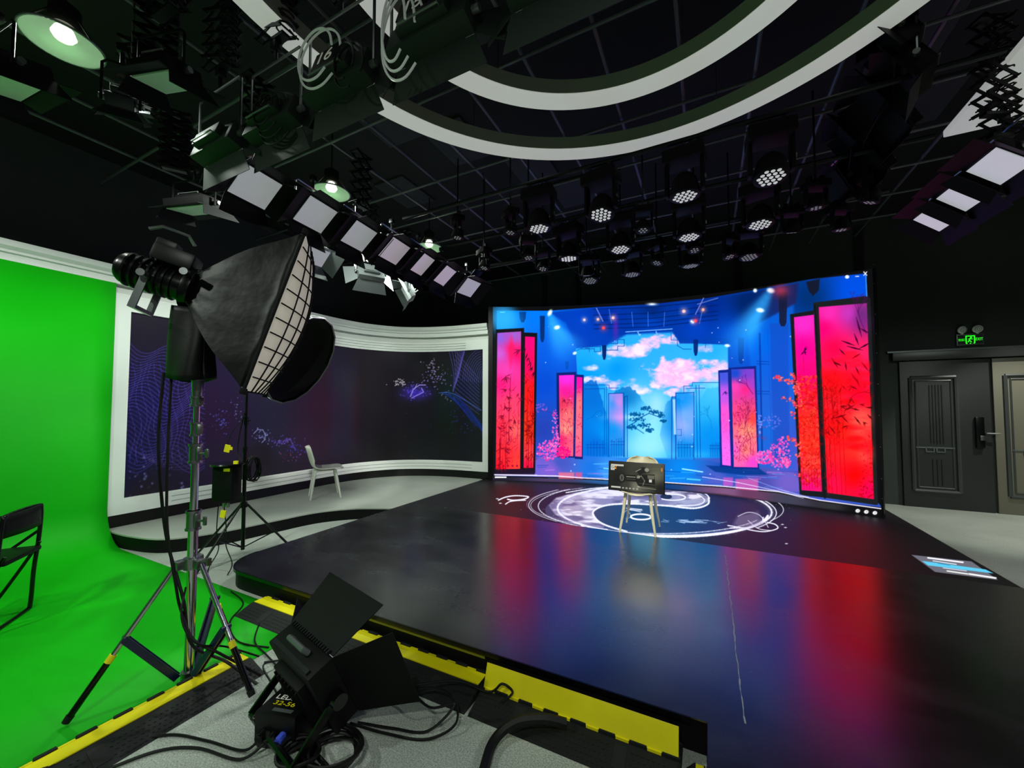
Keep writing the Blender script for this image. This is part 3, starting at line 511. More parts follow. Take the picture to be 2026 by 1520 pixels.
    C.poly([(966, 953), (1153, 956), (1306, 967), (1437, 980), (1540, 996), (1622, 1006), (1760, 1022), (1760, 1030), (966, 1030)], (8, 8, 10), .9, 6)
    C.poly([(979, 943), (1002, 943), (1002, 946), (979, 946)], (240, 240, 245), 1, .8)
    for x in (1697, 1714, 1731): C.disc(x, 1011 + (x - 1697) * .12, 4.4, (235, 235, 235), 1, 3.6); C.disc(x + .6, 1011 + (x - 1697) * .12, 1.6, (150, 150, 150), .8)
    C.line([(1709, 538), (1715, 545)], 1.4, (255, 255, 255)); C.line([(1715, 538), (1709, 545)], 1.4, (255, 255, 255)); C.line([(1693, 547), (1699, 547)], 1.6, (230, 240, 255)); C.disc(1676, 548, 4, (230, 240, 255), 1, 3.4)
    C.line([(1713, 545), (1715, 586)], 2., (60, 150, 250), .9); C.line([(990, 618), (998, 618)], 1.6, (100, 220, 250))
    return C
def paint_video():
    C = Canvas(200, 590, 985, 1010, 1.5, (22, 19, 28))
    C.poly([(200, 590), (985, 590), (985, 1010), (200, 1010)], [(300, 640, (34, 28, 44)), (300, 800, (22, 20, 74)), (260, 900, (16, 16, 60)), (420, 760, (30, 22, 58)), (560, 720, (32, 26, 40)), (640, 800, (44, 26, 44)), (620, 870, (40, 26, 44)), (540, 940, (30, 24, 34)), (700, 760, (38, 34, 38)), (860, 720, (20, 19, 22)), (900, 860, (14, 16, 16)), (760, 900, (24, 22, 24)), (300, 980, (26, 22, 30)), (930, 760, (16, 20, 44)), (930, 880, (14, 18, 24))])
    for i in range(34):                                         # left contour waves
        t = i / 33; pts = [(252 + j * 9, 672 + t * 250 + 14 * math.sin(j * .5 + t * 7) + 26 * math.sin(j * .16) * (1 - t) + rnd(-.6, .6)) for j in range(18)]
        C.line(pts, 1.2, (84, 76, 190), .75 if t < .6 else .5)
    for i in range(12):
        x = 262 + i * 12; C.line([(x + 6 * math.sin(k * .8 + i), 720 + k * 14) for k in range(15)], 1.1, (84, 76, 180), .6)
    for i in range(7): C.line([(300 + i * 9 - 60 * math.cos(a), 860 + i * 5 + 40 * math.sin(a)) for a in np.linspace(0, 2.6, 14)], 1., (90, 80, 160), .35)
    for i in range(70): C.disc(rnd(250, 390), rnd(895, 985), rnd(.7, 3), [(120, 130, 190), (60, 60, 100), (40, 40, 60)][i % 3], .5)
    for (x, y, sx, sy, n, c) in [(520, 862, 16, 10, 40, (150, 150, 230)), (560, 876, 26, 12, 60, (120, 90, 220)), (440, 830, 14, 24, 50, (90, 90, 200)), (590, 890, 20, 16, 36, (70, 60, 200)), (470, 815, 10, 18, 20, (120, 130, 200)), (580, 905, 20, 10, 18, (160, 60, 110)), (820, 775, 24, 12, 90, (110, 90, 240)), (790, 757, 12, 8, 40, (220, 210, 220)), (860, 750, 30, 12, 60, (150, 130, 210)), (855, 725, 14, 16, 40, (170, 160, 200)), (885, 785, 12, 10, 24, (130, 140, 170))]:
        for i in range(n): C.disc(x + rng.normal() * sx * .6, y + rng.normal() * sy * .6, rnd(.5, 1.4), c, .8)
    C.line([(502, 858), (510, 850), (520, 851), (525, 860), (524, 870), (518, 876)], 1.4, (170, 180, 245), .8); C.line([(560, 872), (575, 870), (583, 888)], 1.3, (130, 100, 240), .7)
    C.blob(822, 778, 26, 13, (70, 50, 210), .75); C.line([(812, 785), (818, 770), (830, 762), (842, 762)], 1.8, (170, 150, 255)); C.line([(814, 788), (826, 782), (838, 776), (834, 768)], 1.6, (160, 140, 255)); C.line([(820, 770), (825, 760)], 1.2, (180, 170, 255))
    for i in range(11):                                         # right string lattice
        C.line([(888 + i * 3 + 10 * math.sin(k * .25 + i * .3), 694 + k * 9) for k in range(10 - i // 3)], 1., (96, 86, 190), .75)
        C.line([(900 + k * 6, 694 + i * 9 + k * (7 - i * .25)) for k in range(9)], 1., (104, 92, 196), .6)
        C.line([(955 - (40 - i * 4) * math.cos(a), 760 - (70 - i * 5) * math.sin(a)) for a in np.linspace(.1, 1.5, 10)], 1., (96, 90, 180), .6)
    for i in range(26): C.line([(872 + i * 1.2, 776 + i * .6), (905 + i * 1.2, 782 + i * 2.2), (930 + i, 812 + i * 1.6), (955, 842 + i * .9)], 1.6, (16, 40, 130), .35)
    C.line([(868, 778), (884, 776), (900, 780), (920, 792), (952, 812)], 1.4, (70, 110, 200), .8)
    for i in range(60): C.disc(rnd(885, 955), rnd(790, 860), rnd(.5, 1.2), (40, 60, 170), .6)
    for i in range(60): C.disc(rnd(420, 950), rnd(700, 920), rnd(.4, .8), (130, 110, 170), .4)
    return C
def paint_floor():
    C = Canvas(790, 930, 2040, 1180, 1.6, (7, 8, 10))
    C.poly([(780, 940), (2040, 940), (2040, 1180), (780, 1180)], [(850, 1000, (14, 16, 18)), (1000, 1020, (9, 8, 11)), (1200, 1060, (6, 8, 16)), (1450, 1040, (8, 8, 14)), (1700, 1060, (14, 9, 12)), (1900, 1120, (9, 9, 11))])
    wh = (240, 240, 255)
    def ell(cx, cy, rx, ry, a0, a1, w, al, col=wh, tilt=.02, n=60, sq=0.): C.line([(cx + rx * math.cos(a), cy + ry * math.sin(a) + tilt * rx * math.cos(a)) for a in np.linspace(a0, a1, n)], w, col, al, soft=1.2)
    cx, cy = 1300, 1010
    disk = [(cx + 222 * math.cos(a), cy + 48 * math.sin(a) + 3 + .012 * 222 * math.cos(a)) for a in np.linspace(0, 2 * PI, 60)]
    C.poly(disk, [(1250, 980, (60, 56, 84)), (1150, 1005, (70, 66, 92)), (1350, 1020, (4, 52, 104)), (1250, 1025, (6, 56, 104)), (1450, 1000, (8, 26, 66)), (1480, 1030, (22, 20, 46)), (1400, 1050, (6, 40, 90))], .95, 3)
    # white half of the sign: comma shape
    comma = [(1300, 964), (1220, 966), (1150, 973), (1100, 985), (1086, 1000), (1098, 1018), (1135, 1035), (1190, 1048), (1196, 1042), (1180, 1028), (1172, 1013), (1190, 1001), (1240, 997), (1300, 998), (1350, 1006), (1385, 1002), (1402, 993), (1400, 982), (1370, 972)]
    C.poly(comma, [(1120, 990, (196, 184, 214)), (1200, 975, (150, 140, 184)), (1300, 975, (120, 112, 160)), (1360, 985, (190, 186, 214)), (1140, 1025, (190, 180, 206))], .85, 3)
    C.noisemix(comma, (86, 78, 120), 22, .45, .65, .75, 5, 2.2, .5); C.noisemix(comma, (240, 236, 250), 16, .52, .66, .9, 9, 2.6, .5)
    C.line([(1315 + 212 * math.cos(a), 1010 + 50 * math.sin(a) + 4 * math.cos(a)) for a in np.linspace(0, 2 * PI, 60)], 10, (150, 150, 200), .22, soft=7)
    ell(1315, 1010, 212, 50, 0, 2 * PI, 3.4, .9); ell(1290, 1006, 225, 50, .4, 3.9, 2., .7); ell(1315, 1012, 205, 50, .1, 2.4, 4.5, 1.); ell(1322, 1011, 214, 53, -1.4, .6, 2., .8); ell(1340, 1005, 210, 46, -.9, .5, 1.4, .7)
    ell(1290, 1005, 240, 44, 2.2, 4.1, 1.4, .5); ell(1270, 1002, 228, 40, 2.0, 4.2, 1.2, .45, (180, 140, 190)); ell(1260, 1004, 214, 46, 2.4, 3.9, 1.5, .6)
    C.line(spline2([(1402, 985), (1400, 998), (1372, 1006), (1320, 1001), (1250, 997), (1200, 1000), (1174, 1012), (1180, 1028), (1200, 1040), (1240, 1052)]), 3.4, wh, .95, soft=1.2)
    C.line(spline2([(1380, 978), (1394, 990), (1380, 999), (1340, 1001)]), 2., wh, .8); C.line(spline2([(1120, 975), (1180, 966), (1260, 963), (1340, 967), (1390, 975), (1404, 986)]), 2.2, wh, .9)
    ell(1268, 1023, 20, 5.4, 0, 2 * PI, 3., 1.); ell(1318, 983, 9, 2.4, 0, 2 * PI, 4, .7, (20, 20, 40)); ell(1330, 984, 26, 6, -2, 2.5, 2.2, .9)
    for i in range(26): x = rnd(1300, 1420); C.line([(x, 1030 + rnd(-3, 4) + (x - 1300) * .02), (x + rnd(8, 30), 1031 + rnd(-3, 4) + (x - 1300) * .02)], rnd(.8, 2.), (190, 215, 245), .6)
    for i in range(8): C.line([(1262 + rnd(-14, 10), 1014 + rnd(-6, 0)), (1240 + rnd(-10, 14), 1008 + rnd(-4, 2))], 1.2, wh, .7)
    C.line([(1234, 1015), (1240, 1010), (1246, 1016), (1250, 1024), (1238, 1026)], 1.2, wh, .6)
    # splashes
    for P_, w_ in [([(1440, 1040), (1465, 1044), (1490, 1050), (1515, 1052), (1538, 1046), (1534, 1038), (1518, 1034)], 2.2), ([(1445, 1045), (1480, 1044), (1505, 1036), (1510, 1024)], 2.4), ([(1460, 1022), (1480, 1014), (1500, 1018), (1512, 1030), (1520, 1044)], 1.3), ([(1480, 1030), (1500, 1046), (1525, 1050)], 1.5), ([(986, 990), (1000, 984), (1020, 981), (1045, 983), (1036, 988), (1015, 990), (1004, 988)], 2.4), ([(1000, 998), (1008, 993), (1020, 991), (1040, 990)], 2.), ([(1150, 1040), (1165, 1046), (1200, 1048), (1200, 1053), (1240, 1056)], 2.4), ([(1196, 1050), (1230, 1057), (1300, 1062)], 4.), ([(1480, 962), (1492, 966), (1488, 970)], 1.4)]:
        C.line(spline2(P_), w_, wh, .9, soft=1.1)
    C.poly([(1460, 1020), (1500, 1012), (1512, 1040), (1470, 1046), (1450, 1038)], (150, 140, 170), .5, 8)
    for i in range(80): a = rnd(0, 6.28); C.disc(1310 + rnd(.96, 1.3) * 222 * math.cos(a), 1010 + rnd(.96, 1.2) * 52 * math.sin(a), rnd(.4, 1.2), (200, 190, 220), .6, rnd(.3, .7))
    for x, y in [(984, 987), (990, 996), (1548, 1038), (1554, 1044), (1556, 1076)]: C.disc(x, y, 3, wh, .8, 1.2)
    # floor notice
    C.poly([(1803, 1098), (1922, 1111), (1975, 1148), (1850, 1132)], (104, 104, 116), 1, 1.); C.poly([(1824, 1110), (1950, 1127), (1966, 1135), (1836, 1119)], (90, 200, 236), 1, 1.)
    C.line([(1836, 1104), (1905, 1113)], 3.2, (240, 240, 245)); C.line([(1846, 1110), (1892, 1117)], 1.8, (215, 235, 250)); C.line([(1866, 1124), (1912, 1130)], 1.6, (215, 215, 235)); C.line([(1874, 1130), (1915, 1136)], 2.6, (235, 235, 230)); C.line([(1918, 1136), (1970, 1144)], 3.4, (240, 240, 240)); C.line([(1856, 1115), (1880, 1119)], 1.2, (20, 150, 200))
    return C
def spline2(pts, k=7): return [tuple(p) for p in spline([(a, b) for a, b in pts], k)]
# ================================================================= THE ROOM
XL, XR, YF, YB, HC = -6.8, 5.4, -3.4, 8.4, 4.7
struct('floor', MB().box(((XL + XR) / 2, (YF + YB) / 2, -.05), (XR - XL, YB - YF, .1)), 'concrete')
struct('ceiling', MB().box(((XL + XR) / 2, (YF + YB) / 2, HC + .05), (XR - XL, YB - YF, .1)), 'ceiling_black')
struct('wall_left', MB().box((XL - .05, (YF + YB) / 2, HC / 2), (.1, YB - YF, HC)), 'wall_black')
struct('wall_right', MB().box((XR + .05, (YF + YB) / 2, HC / 2), (.1, YB - YF, HC)), 'wall_black')
struct('wall_back', MB().box(((XL + XR) / 2, YB + .05, HC / 2), (XR - XL, .1, HC)), 'wall_black')
struct('wall_front', MB().box(((XL + XR) / 2, YF - .05, HC / 2), (XR - XL, .1, HC)), 'wall_black')
for i, x in enumerate((-3.35, -2.55, .55, 2.3)):
    struct('trim_%d' % (i + 3), MB().box((x, YB - .012, 3.1), (.12, .024, 3.0)), 'wall_seam')
# paler square boards between the ceiling pipes
for i, (x, y) in enumerate([(-3.1, 3.1), (-2.6, 3.75), (-2.0, 4.6), (-1.7, 5.4), (-3.9, 4.3), (1.5, 3.2), (1.6, 4.3), (2.0, 5.4)]):
    tag(MB().box((x, y, HC - .015), (.52, .7, .03), bev=.006).build('ceiling_tile', 'ceiling_tile'), 'square dark grey tile between the pipes of the black ceiling', 'tile', 'grey ceiling tiles')
# doors in the back wall
def door(n, x0, x1, z1, dm='door_dark'):
    w = x1 - x0; cx = (x0 + x1) / 2; y = YB - .045
    d = struct('door_%d' % n, MB().box((cx, YB - .022, z1 / 2), (w, .044, z1), bev=.006), dm)
    m = MB(); a0, a1, b0, b1 = x0 + .12, x1 - .36, .26, 2.02
    for (p, q) in (((a0, b0), (a1, b0)), ((a1, b0), (a1, b1)), ((a1, b1), (a0, b1)), ((a0, b1), (a0, b0))):
        m.tube([(p[0], y, p[1]), (q[0], y, q[1])], .028, 8)
        m.tube([(p[0] + (.055 if p[0] == a0 else -.055), y, p[1] + (.055 if p[1] == b0 else -.055)), (q[0] + (.055 if q[0] == a0 else -.055), y, q[1] + (.055 if q[1] == b0 else -.055))], .012, 6)
    m.build('panel_moulding', 'door_trim', d)
    s = MB()
    for k in range(5): s.box((cx - .16 + k * .035, y - .003, 1.45), (.012, .01, .9))
    for k in range(3): s.box((cx - .15 + k * .05, y - .003, .55), (.012, .01, .4))
    s.build('carved_slots', 'door_slot', d)
    m = MB()
    m.box((cx - .12, y - .004, .93), (w - .56, .012, .018))
    for q in (-.06, .06):
        for (u, v, du, dv) in ((0, .035, .1, .012), (0, -.035, .1, .012), (-.045, 0, .012, .07), (.045, 0, .012, .07)): m.box((cx - .12 + q + u, y - .006, .9 + v), (du, .012, dv))
    m.build('fret_ornament', 'grey_metal', d)
    return d
d1 = door(1, 2.74, 3.735, 2.28)
m = MB(); m.box((3.6, YB - .065, 1.18), (.09, .05, .46), bev=.012); m.build('smart_lock', 'gloss_black', d1)
m = MB(); m.box((3.61, YB - .1, 1.1), (.05, .03, .07), bev=.005); m.build('lock_button', 'steel', d1)
m = MB(); m.tube([(3.66, YB - .09, 1.17), (3.72, YB - .11, 1.17), (3.8, YB - .11, 1.17)], .011, 8); m.cyl((3.66, YB - .045, 1.17), (3.66, YB - .1, 1.17), .016, n=12); m.build('door_handle', 'steel', d1)
door(2, 3.77, 4.77, 2.28, 'door_khaki')  # door colour lightened to stand for warm light falling on it
struct('trim_1', MB().box((3.75, YB - .05, 2.36), (2.2, .1, .13), bev=.01), 'door_trim')
struct('trim_2', MB().box((3.75, YB - .03, 2.44), (2.3, .06, .025)), 'grey_metal')
# emergency sign over the door
ex = thing('exit_sign', 'green lit running man and EXIT sign with two round lamp heads above dark door', 'sign', (3.555, YB - .02, 2.58))
MB().box((0, 0, 0), (.29, .036, .17), bev=.005).build('sign_box', 'grey_metal', ex); MB().box((0, -.02, 0), (.265, .006, .14)).build('sign_face', 'exit_back', ex)
FR = rotm('X', PI / 2)
g = MB()
for (cx_, cz, w, h) in ((-.045, .0, .012, .11), (.045, .0, .012, .11), (0, .052, .1, .014)): g.box((cx_, -.025, cz), (w, .004, h))
g.cyl((.008, -.023, .03), (.008, -.027, .03), .011, n=12)
for a, b in (((.004, .016), (-.012, -.012)), ((.004, .012), (.024, .002)), ((.0, .012), (-.02, .006)), ((-.012, -.012), (.012, -.04)), ((-.012, -.012), (-.026, -.04))): g.tube([(a[0], -.025, a[1]), (b[0], -.025, b[1])], .006, 6)
for x in (-.04, 0, .04): g.box((x, -.025, -.06), (.014, .004, .012))
g.build('running_man', 'exit_green', ex)
text('EXIT', .06, 'exit_green', T(.094, -.0255, -.002) @ FR, ex, width=.076); text('安全出口', .042, 'exit_green', T(-.094, -.0255, -.005) @ FR, ex, width=.066)
for sx in (-.085, .08):
    lh = MB(); A = T(sx, -.03, .15) @ rotm('X', PI / 2 + .25) @ rotm('Y', .25 if sx < 0 else -.1)
    lh.lathe([(.001, .025), (.03, .024), (.052, .012), (.058, 0), (.05, -.02), (.02, -.035), (.001, -.036)], 28, A); lh.cyl((sx, -.02, .08), (sx, -.02, .12), .014, n=10)
    q = lh.build('lamp_head', 'lamp_head', ex); r_ = MB(); r_.tube([A @ Vector((.034 * math.cos(a), .034 * math.sin(a), .026)) for a in np.linspace(0, 2 * PI, 20, endpoint=False)], .003, 6, True); r_.tube([A @ Vector((.015 * math.cos(a), .015 * math.sin(a), .027)) for a in np.linspace(0, 2 * PI, 14, endpoint=False)], .003, 6, True); r_.build('lamp_ring', 'grey_metal', q)
# ================================================================= CURVED LED WALL
LCX, LCY, LR = -.928, -.019, 7.2; A0, A1 = math.radians(-22.95), math.radians(23.45)
def arc(a, r): return LCX + r * math.sin(a), LCY + r * math.cos(a)
led = thing('led_wall', 'large curved display wall showing red bamboo screens in a blue stage hall', 'screen', (*arc(0, LR), .15)); LO = np.array([*arc(0, LR), .15])
CL = paint_led()
def ledfn(u, v):
    a = A0 + (A1 - A0) * u; return np.stack([LCX + LR * np.sin(a), LCY + LR * np.cos(a), .15 + (3.37 - .16 * u) * v], 1) - LO
picture_grid('display_face', ledfn, 900, 480, lambda P: lin(CL.sample(*project_many(P + LO))), 'led_wall_picture', led)
def arcstrip(mb, a0, a1, r0, r1, z0, z1, n=40, O=(0, 0)):
    pi = [arc(a0 + (a1 - a0) * i / n, r0) for i in range(n + 1)]; po = [arc(a0 + (a1 - a0) * i / n, r1) for i in range(n + 1)]
    mb.prism([(x - O[0], y - O[1]) for x, y in pi + po[::-1]], z0, z1)
m = MB(); arcstrip(m, A0 - .002, A1 + .003, LR + .004, LR + .13, .0, 3.2, O=LO[:2]); m.build('cabinet', 'matte_black', led)
m = MB(); arcstrip(m, A1 + .0005, A1 + .004, LR - .02, LR + .03, .0, 3.21, 2, O=LO[:2]); arcstrip(m, A0 - .012, A0, LR - .02, LR + .06, .0, 3.37, 2, O=LO[:2]); m.build('edge_trim', 'black_plastic', led)
m = MB(); x_, y_ = arc(A1 + .0022, LR - .025)
for z in (.25, .5, .9, 1.3, 1.7, 2.1, 2.35, 2.6, 3.0, 3.25): m.sphere((x_ - LO[0], y_ - LO[1], z), .006, 5)
m.build('edge_screw', 'steel', led)
# ================================================================= CURVED VIDEO WALL IN WHITE FRAME
PATH = [np.array(p) for p in spline([(-6.2, -1.6), (-6.2, 0.), (-6.2, 2.), (-6.2, 3.4), (-6.2, 4.5), (-6.18, 5.05), (-6.05, 5.6), (-5.72, 6.1), (-5.25, 6.4), (-4.7, 6.56), (-4.25, 6.61), (-3.84, 6.64)], 10)]
SL = np.concatenate([[0], np.cumsum([np.linalg.norm(PATH[i + 1] - PATH[i]) for i in range(len(PATH) - 1)])])
PX_ = np.array(PATH)
def pathat(s, d=0.):
    s = np.asarray(s, float); x = np.interp(s, SL, PX_[:, 0]); y = np.interp(s, SL, PX_[:, 1]); e = .06
    tx = np.interp(s + e, SL, PX_[:, 0]) - np.interp(s - e, SL, PX_[:, 0]); ty = np.interp(s + e, SL, PX_[:, 1]) - np.interp(s - e, SL, PX_[:, 1]); L = np.hypot(tx, ty)
    return x + ty / L * d, y - tx / L * d
STOT = SL[-1]; S_FR = float(np.interp(1.97, PX_[:31, 1], SL[:31])); S_V0 = S_FR + .14; S_V1 = STOT - .12
def sweep(prof, s0, s1, ds=.07):
    n = max(int((s1 - s0) / ds), 1); mb = MB(); ss = np.linspace(s0, s1, n + 1); k = len(prof); vs = []
    for s in ss:
        for d, z in prof: x, y = pathat(s, d); vs.append((float(x), float(y), z))
    fs = [(i * k + j, i * k + (j + 1) % k, (i + 1) * k + (j + 1) % k, (i + 1) * k + j) for i in range(n) for j in range(k)]
    fs += [tuple(range(k)), tuple(n * k + j for j in range(k))[::-1]]; return mb.add(vs, fs, False)
vw = thing('video_wall', 'long curved dark screen with purple line pattern in a white moulded frame', 'screen', (0, 0, 0))
flute = lambda z0, z1, n, d: [q for i in range(n) for q in ((d, z0 + (z1 - z0) * i / n), (d, z0 + (z1 - z0) * (i + .78) / n), (d - .018, z0 + (z1 - z0) * (i + .82) / n), (d - .018, z0 + (z1 - z0) * (i + .97) / n))]
sweep([(-.1, .15), (-.02, .15), (-.02, .3), (-.1, .3)], S_FR - .3, STOT).build('skirting', 'gloss_black', vw)
sweep([(-.1, .3)] + flute(.3, .482, 3, .03) + [(-.1, .482)], S_FR + .6, STOT - .35).build('lower_frame', 'white_paint', vw)
sweep([(-.1, .3), (.03, .3), (.03, .482), (-.1, .482)], S_FR, S_FR + .6).build('lower_frame', 'white_paint', vw); sweep([(-.1, .3), (.03, .3), (.03, .482), (-.1, .482)], STOT - .35, STOT).build('lower_frame', 'white_paint', vw)
sweep([(-.1, 2.70)] + flute(2.70, 2.9, 4, .03)[:-1] + [(-.1, 2.9)], S_FR + .9, STOT - .5).build('upper_frame', 'white_paint', vw)
sweep([(-.1, 2.70), (.03, 2.70), (.03, 2.88), (.015, 2.885), (.015, 2.9), (-.1, 2.9)], S_FR, S_FR + .9).build('upper_frame', 'white_paint', vw); sweep([(-.1, 2.70), (.03, 2.70), (.03, 2.9), (-.1, 2.9)], STOT - .5, STOT).build('upper_frame', 'white_paint', vw)
sweep([(-.1, .482), (.03, .482), (.03, 2.70), (-.1, 2.70)], S_FR, S_V0).build('side_frame', 'white_paint', vw); sweep([(-.1, .482), (.03, .482), (.03, 2.70), (-.1, 2.70)], S_V1, STOT).build('side_frame', 'white_paint', vw)
sweep([(-.1, 2.9), (-.03, 2.9), (-.03, 3.0), (-.1, 3.0)], S_FR, STOT).build('frieze', 'off_white', vw)
sweep([(-.1, 3.0), (.05, 3.0), (.05, 3.07), (.075, 3.08), (.075, 3.1), (.07, 3.105), (.085, 3.12), (.1, 3.14), (.1, 3.2), (-.1, 3.2)], .05, STOT).build('cornice', 'white_paint', vw)
CV = paint_video()
def vfn(u, v): x, y = pathat(S_V0 + (S_V1 - S_V0) * u, -.005); return np.stack([x, y, .482 + 2.218 * v], 1)
picture_grid('display_face', vfn, 700, 260, lambda P: lin(CV.sample(*project_many(P))), 'video_picture', vw)
sweep([(-.1, .48), (-.02, .48), (-.02, 2.70), (-.1, 2.70)], S_V0 - .05, S_V1 + .05).build('backing_board', 'matte_black', vw)
# ================================================================= GREY PLATFORM WITH BLACK RISER
edge = spline([(-6.16, 1.97), (-5.7, 1.99), (-5.22, 2.12), (-4.96, 2.5), (-4.84, 3.05), (-4.72, 3.55), (-4.45, 3.9), (-4.1, 4.1), (-3.95, 4.16)], 6)
inner = [tuple(map(float, pathat(s, -.03))) for s in np.linspace(STOT, S_FR, 60)]
poly = [tuple(p) for p in edge] + [(-3.95, 6.6)] + [q for q in inner if q[0] < -3.97]
pf = thing('presenter_platform', 'low pale grey platform with black curved riser under the curved video wall', 'platform', (0, 0, 0))
MB().prism(poly, .135, .15).build('deck', 'platform_grey', pf)
cxp, cyp = -5.2, 4.3
r_ = MB(); n = len(edge)
for i in range(n - 1):
    a, b = edge[i], edge[i + 1]; r_.add([(a[0], a[1], 0), (b[0], b[1], 0), (b[0], b[1], .134), (a[0], a[1], .134), (a[0] - .03, a[1] + .03, 0), (b[0] - .03, b[1] + .03, 0), (b[0] - .03, b[1] + .03, .134), (a[0] - .03, a[1] + .03, .134)], [(0, 1, 2, 3), (5, 4, 7, 6), (3, 2, 6, 7), (0, 4, 5, 1)])
r_.build('riser', 'stage_side', pf)
# ================================================================= GREEN CYCLORAMA
prof = [(-6.14, 3.0), (-6.14, .42)] + [(-6.14 + .42 * (1 - math.cos(a)), .425 - .42 * math.sin(a)) for a in np.linspace(.08, PI / 2, 14)] + [(-5.3, .005), (-4.2, .005), (-3.25, .005), (-2.53, .005)]
prof2 = prof + [(-2.53, .001)] + [(x - .0, .001) for x, z in ((-5.3, 0),)] + [(-6.17, .2), (-6.17, 3.0)]
g = MB()
ys = np.linspace(-3.2, 1.96, 30); k = len(prof)
vs = []
for j, y in enumerate(ys):
    for i, (x, z) in enumerate(prof):
        yy = y
        if x > -3.3: yy = -3.2 + (y + 3.2) * (1.72 + 3.2) / (1.96 + 3.2) if x > -2.6 else y
        vs.append((x, yy, z))
fs = [(j * k + i, j * k + i + 1, (j + 1) * k + i + 1, (j + 1) * k + i) for j in range(len(ys) - 1) for i in range(k - 1)]
g.add(vs, fs, True)
gs = g.build('green_screen', 'green_paint'); sm = gs.modifiers.new('thickness', 'SOLIDIFY'); sm.thickness = .004; sm.offset = 1.
tag(gs, 'bright green chroma key wall sweeping down into a green floor', 'backdrop')
# ================================================================= BLACK STAGE
def rcorner(cx, cy, r, a0, a1, n=10): return [(cx + r * math.cos(a), cy + r * math.sin(a)) for a in np.linspace(a0, a1, n)]
sp = rcorner(-3.58, 2.35, .35, PI, 1.5 * PI) + [(-.03, 2.0), (-.03, .62), (2.15, .62), (2.15, 7.45), (-3.93, 7.45)]
st = thing('black_stage', 'low black stage with satin vinyl top and rounded near left corner', 'stage', (0, 0, 0))
MB().prism(sp, .0, .146).build('platform', 'stage_side', st)
near = rcorner(-3.585, 2.345, .352, PI, 1.5 * PI) + [(-.028, 1.993), (-.028, .615), (2.155, .615), (2.155, 4.53), (-3.937, 4.53)]
MB().prism(near, .146, .153).build('vinyl_sheet', 'stage_vinyl', st)
MB().prism([(x * 1.0, y) for x, y in rcorner(-3.59, 2.34, .357, PI, 1.5 * PI)] + [(-.1, 1.983), (-.1, 1.99)] + rcorner(-3.585, 2.345, .352, 1.5 * PI, PI), .128, .154).build('edge_strip', 'gloss_black', st)
CF = paint_floor()
def ffn(u, v): return np.stack([-3.93 + 6.08 * u, 4.53 + 2.9 * v ** 1.0, np.full_like(u, .1515)], 1)
picture_grid('floor_screen', ffn, 1300, 560, lambda P: lin(CF.sample(*project_many(P))), 'led_floor_picture', st)
# scuffed joint of the vinyl
jt = MB(); q = [(.118 + rnd(-.004, .004), y, .1535) for y in np.linspace(4.28, 2.06, 50)]
for i in range(49):
    jt.bar(q[i], q[i + 1], rnd(.002, .009), .0008)
jt.build('scuffed_joint', 'tape', st)
MB().box((-1.75, 1.995, .118), (1.15, .006, .026)).build('yellow_edge_tape', 'trim_yellow', st)  # yellow darkened in colour to stand for shade under the stage rim
# ================================================================= FURNITURE ON THE STAGE
def make_chair(label, seatmat, loc, rz):
    t = thing('shell_chair', label, 'chair', loc, rz)
    pr = [(-.285, .80, .16), (-.275, .775, .30), (-.262, .73, .37), (-.245, .67, .41), (-.225, .60, .43), (-.205, .54, .44), (-.18, .495, .44), (-.14, .462, .45), (-.08, .446, .46), (0, .442, .47), (.08, .446, .47), (.15, .452, .45), (.20, .452, .41), (.232, .443, .33), (.245, .43, .18)]
    P = spline(pr, 3)
    def part(i0, i1, nm):
        m = MB(); n = 16; k = i1 - i0
        def fn(u, v):
            f = i0 + v * k; i = min(int(f), len(P) - 2); q = P[i] * (1 - (f - i)) + P[i + 1] * (f - i)
            s = 2 * u - 1; up = .055 * s * s; b = 1 if q[1] > .6 else (q[1] - .44) / .16 if q[1] > .44 else 0
            b = max(min(b, 1), 0); return (s * q[2] / 2, q[0] + up * b * 1.1, q[1] + up * (1 - b) * .55)
        m.grid(fn, n, k); o = m.build(nm, seatmat, t); s = o.modifiers.new('thickness', 'SOLIDIFY'); s.thickness = .012; s.offset = -1; return o
    mid = 21
    part(0, mid, 'backrest'); part(mid, len(P) - 1, 'seat')
    for sx in (-1, 1):
        for sy, fy in ((-.15, -.215), (.13, .205)):
            m = MB(); m.tube([(sx * .13, sy, .435), (sx * .155, (sy + fy) / 2, .22), (sx * .19, fy, 0)], [.019, .017, .011], 12); m.build('leg', seatmat, t)
    m = MB(); m.box((0, -.01, .425), (.26, .27, .02), bev=.006); m.build('under_frame', seatmat, t)
    return t
make_chair('white shell chair alone on the grey platform before the curved dark screen', 'white_plastic', (-5.415, 4.235, .15), math.radians(-33))
make_chair('cream shell chair on the glowing floor circle, carrying the camera sign board', 'cream_plastic', (-.725, 4.72, .153), PI)
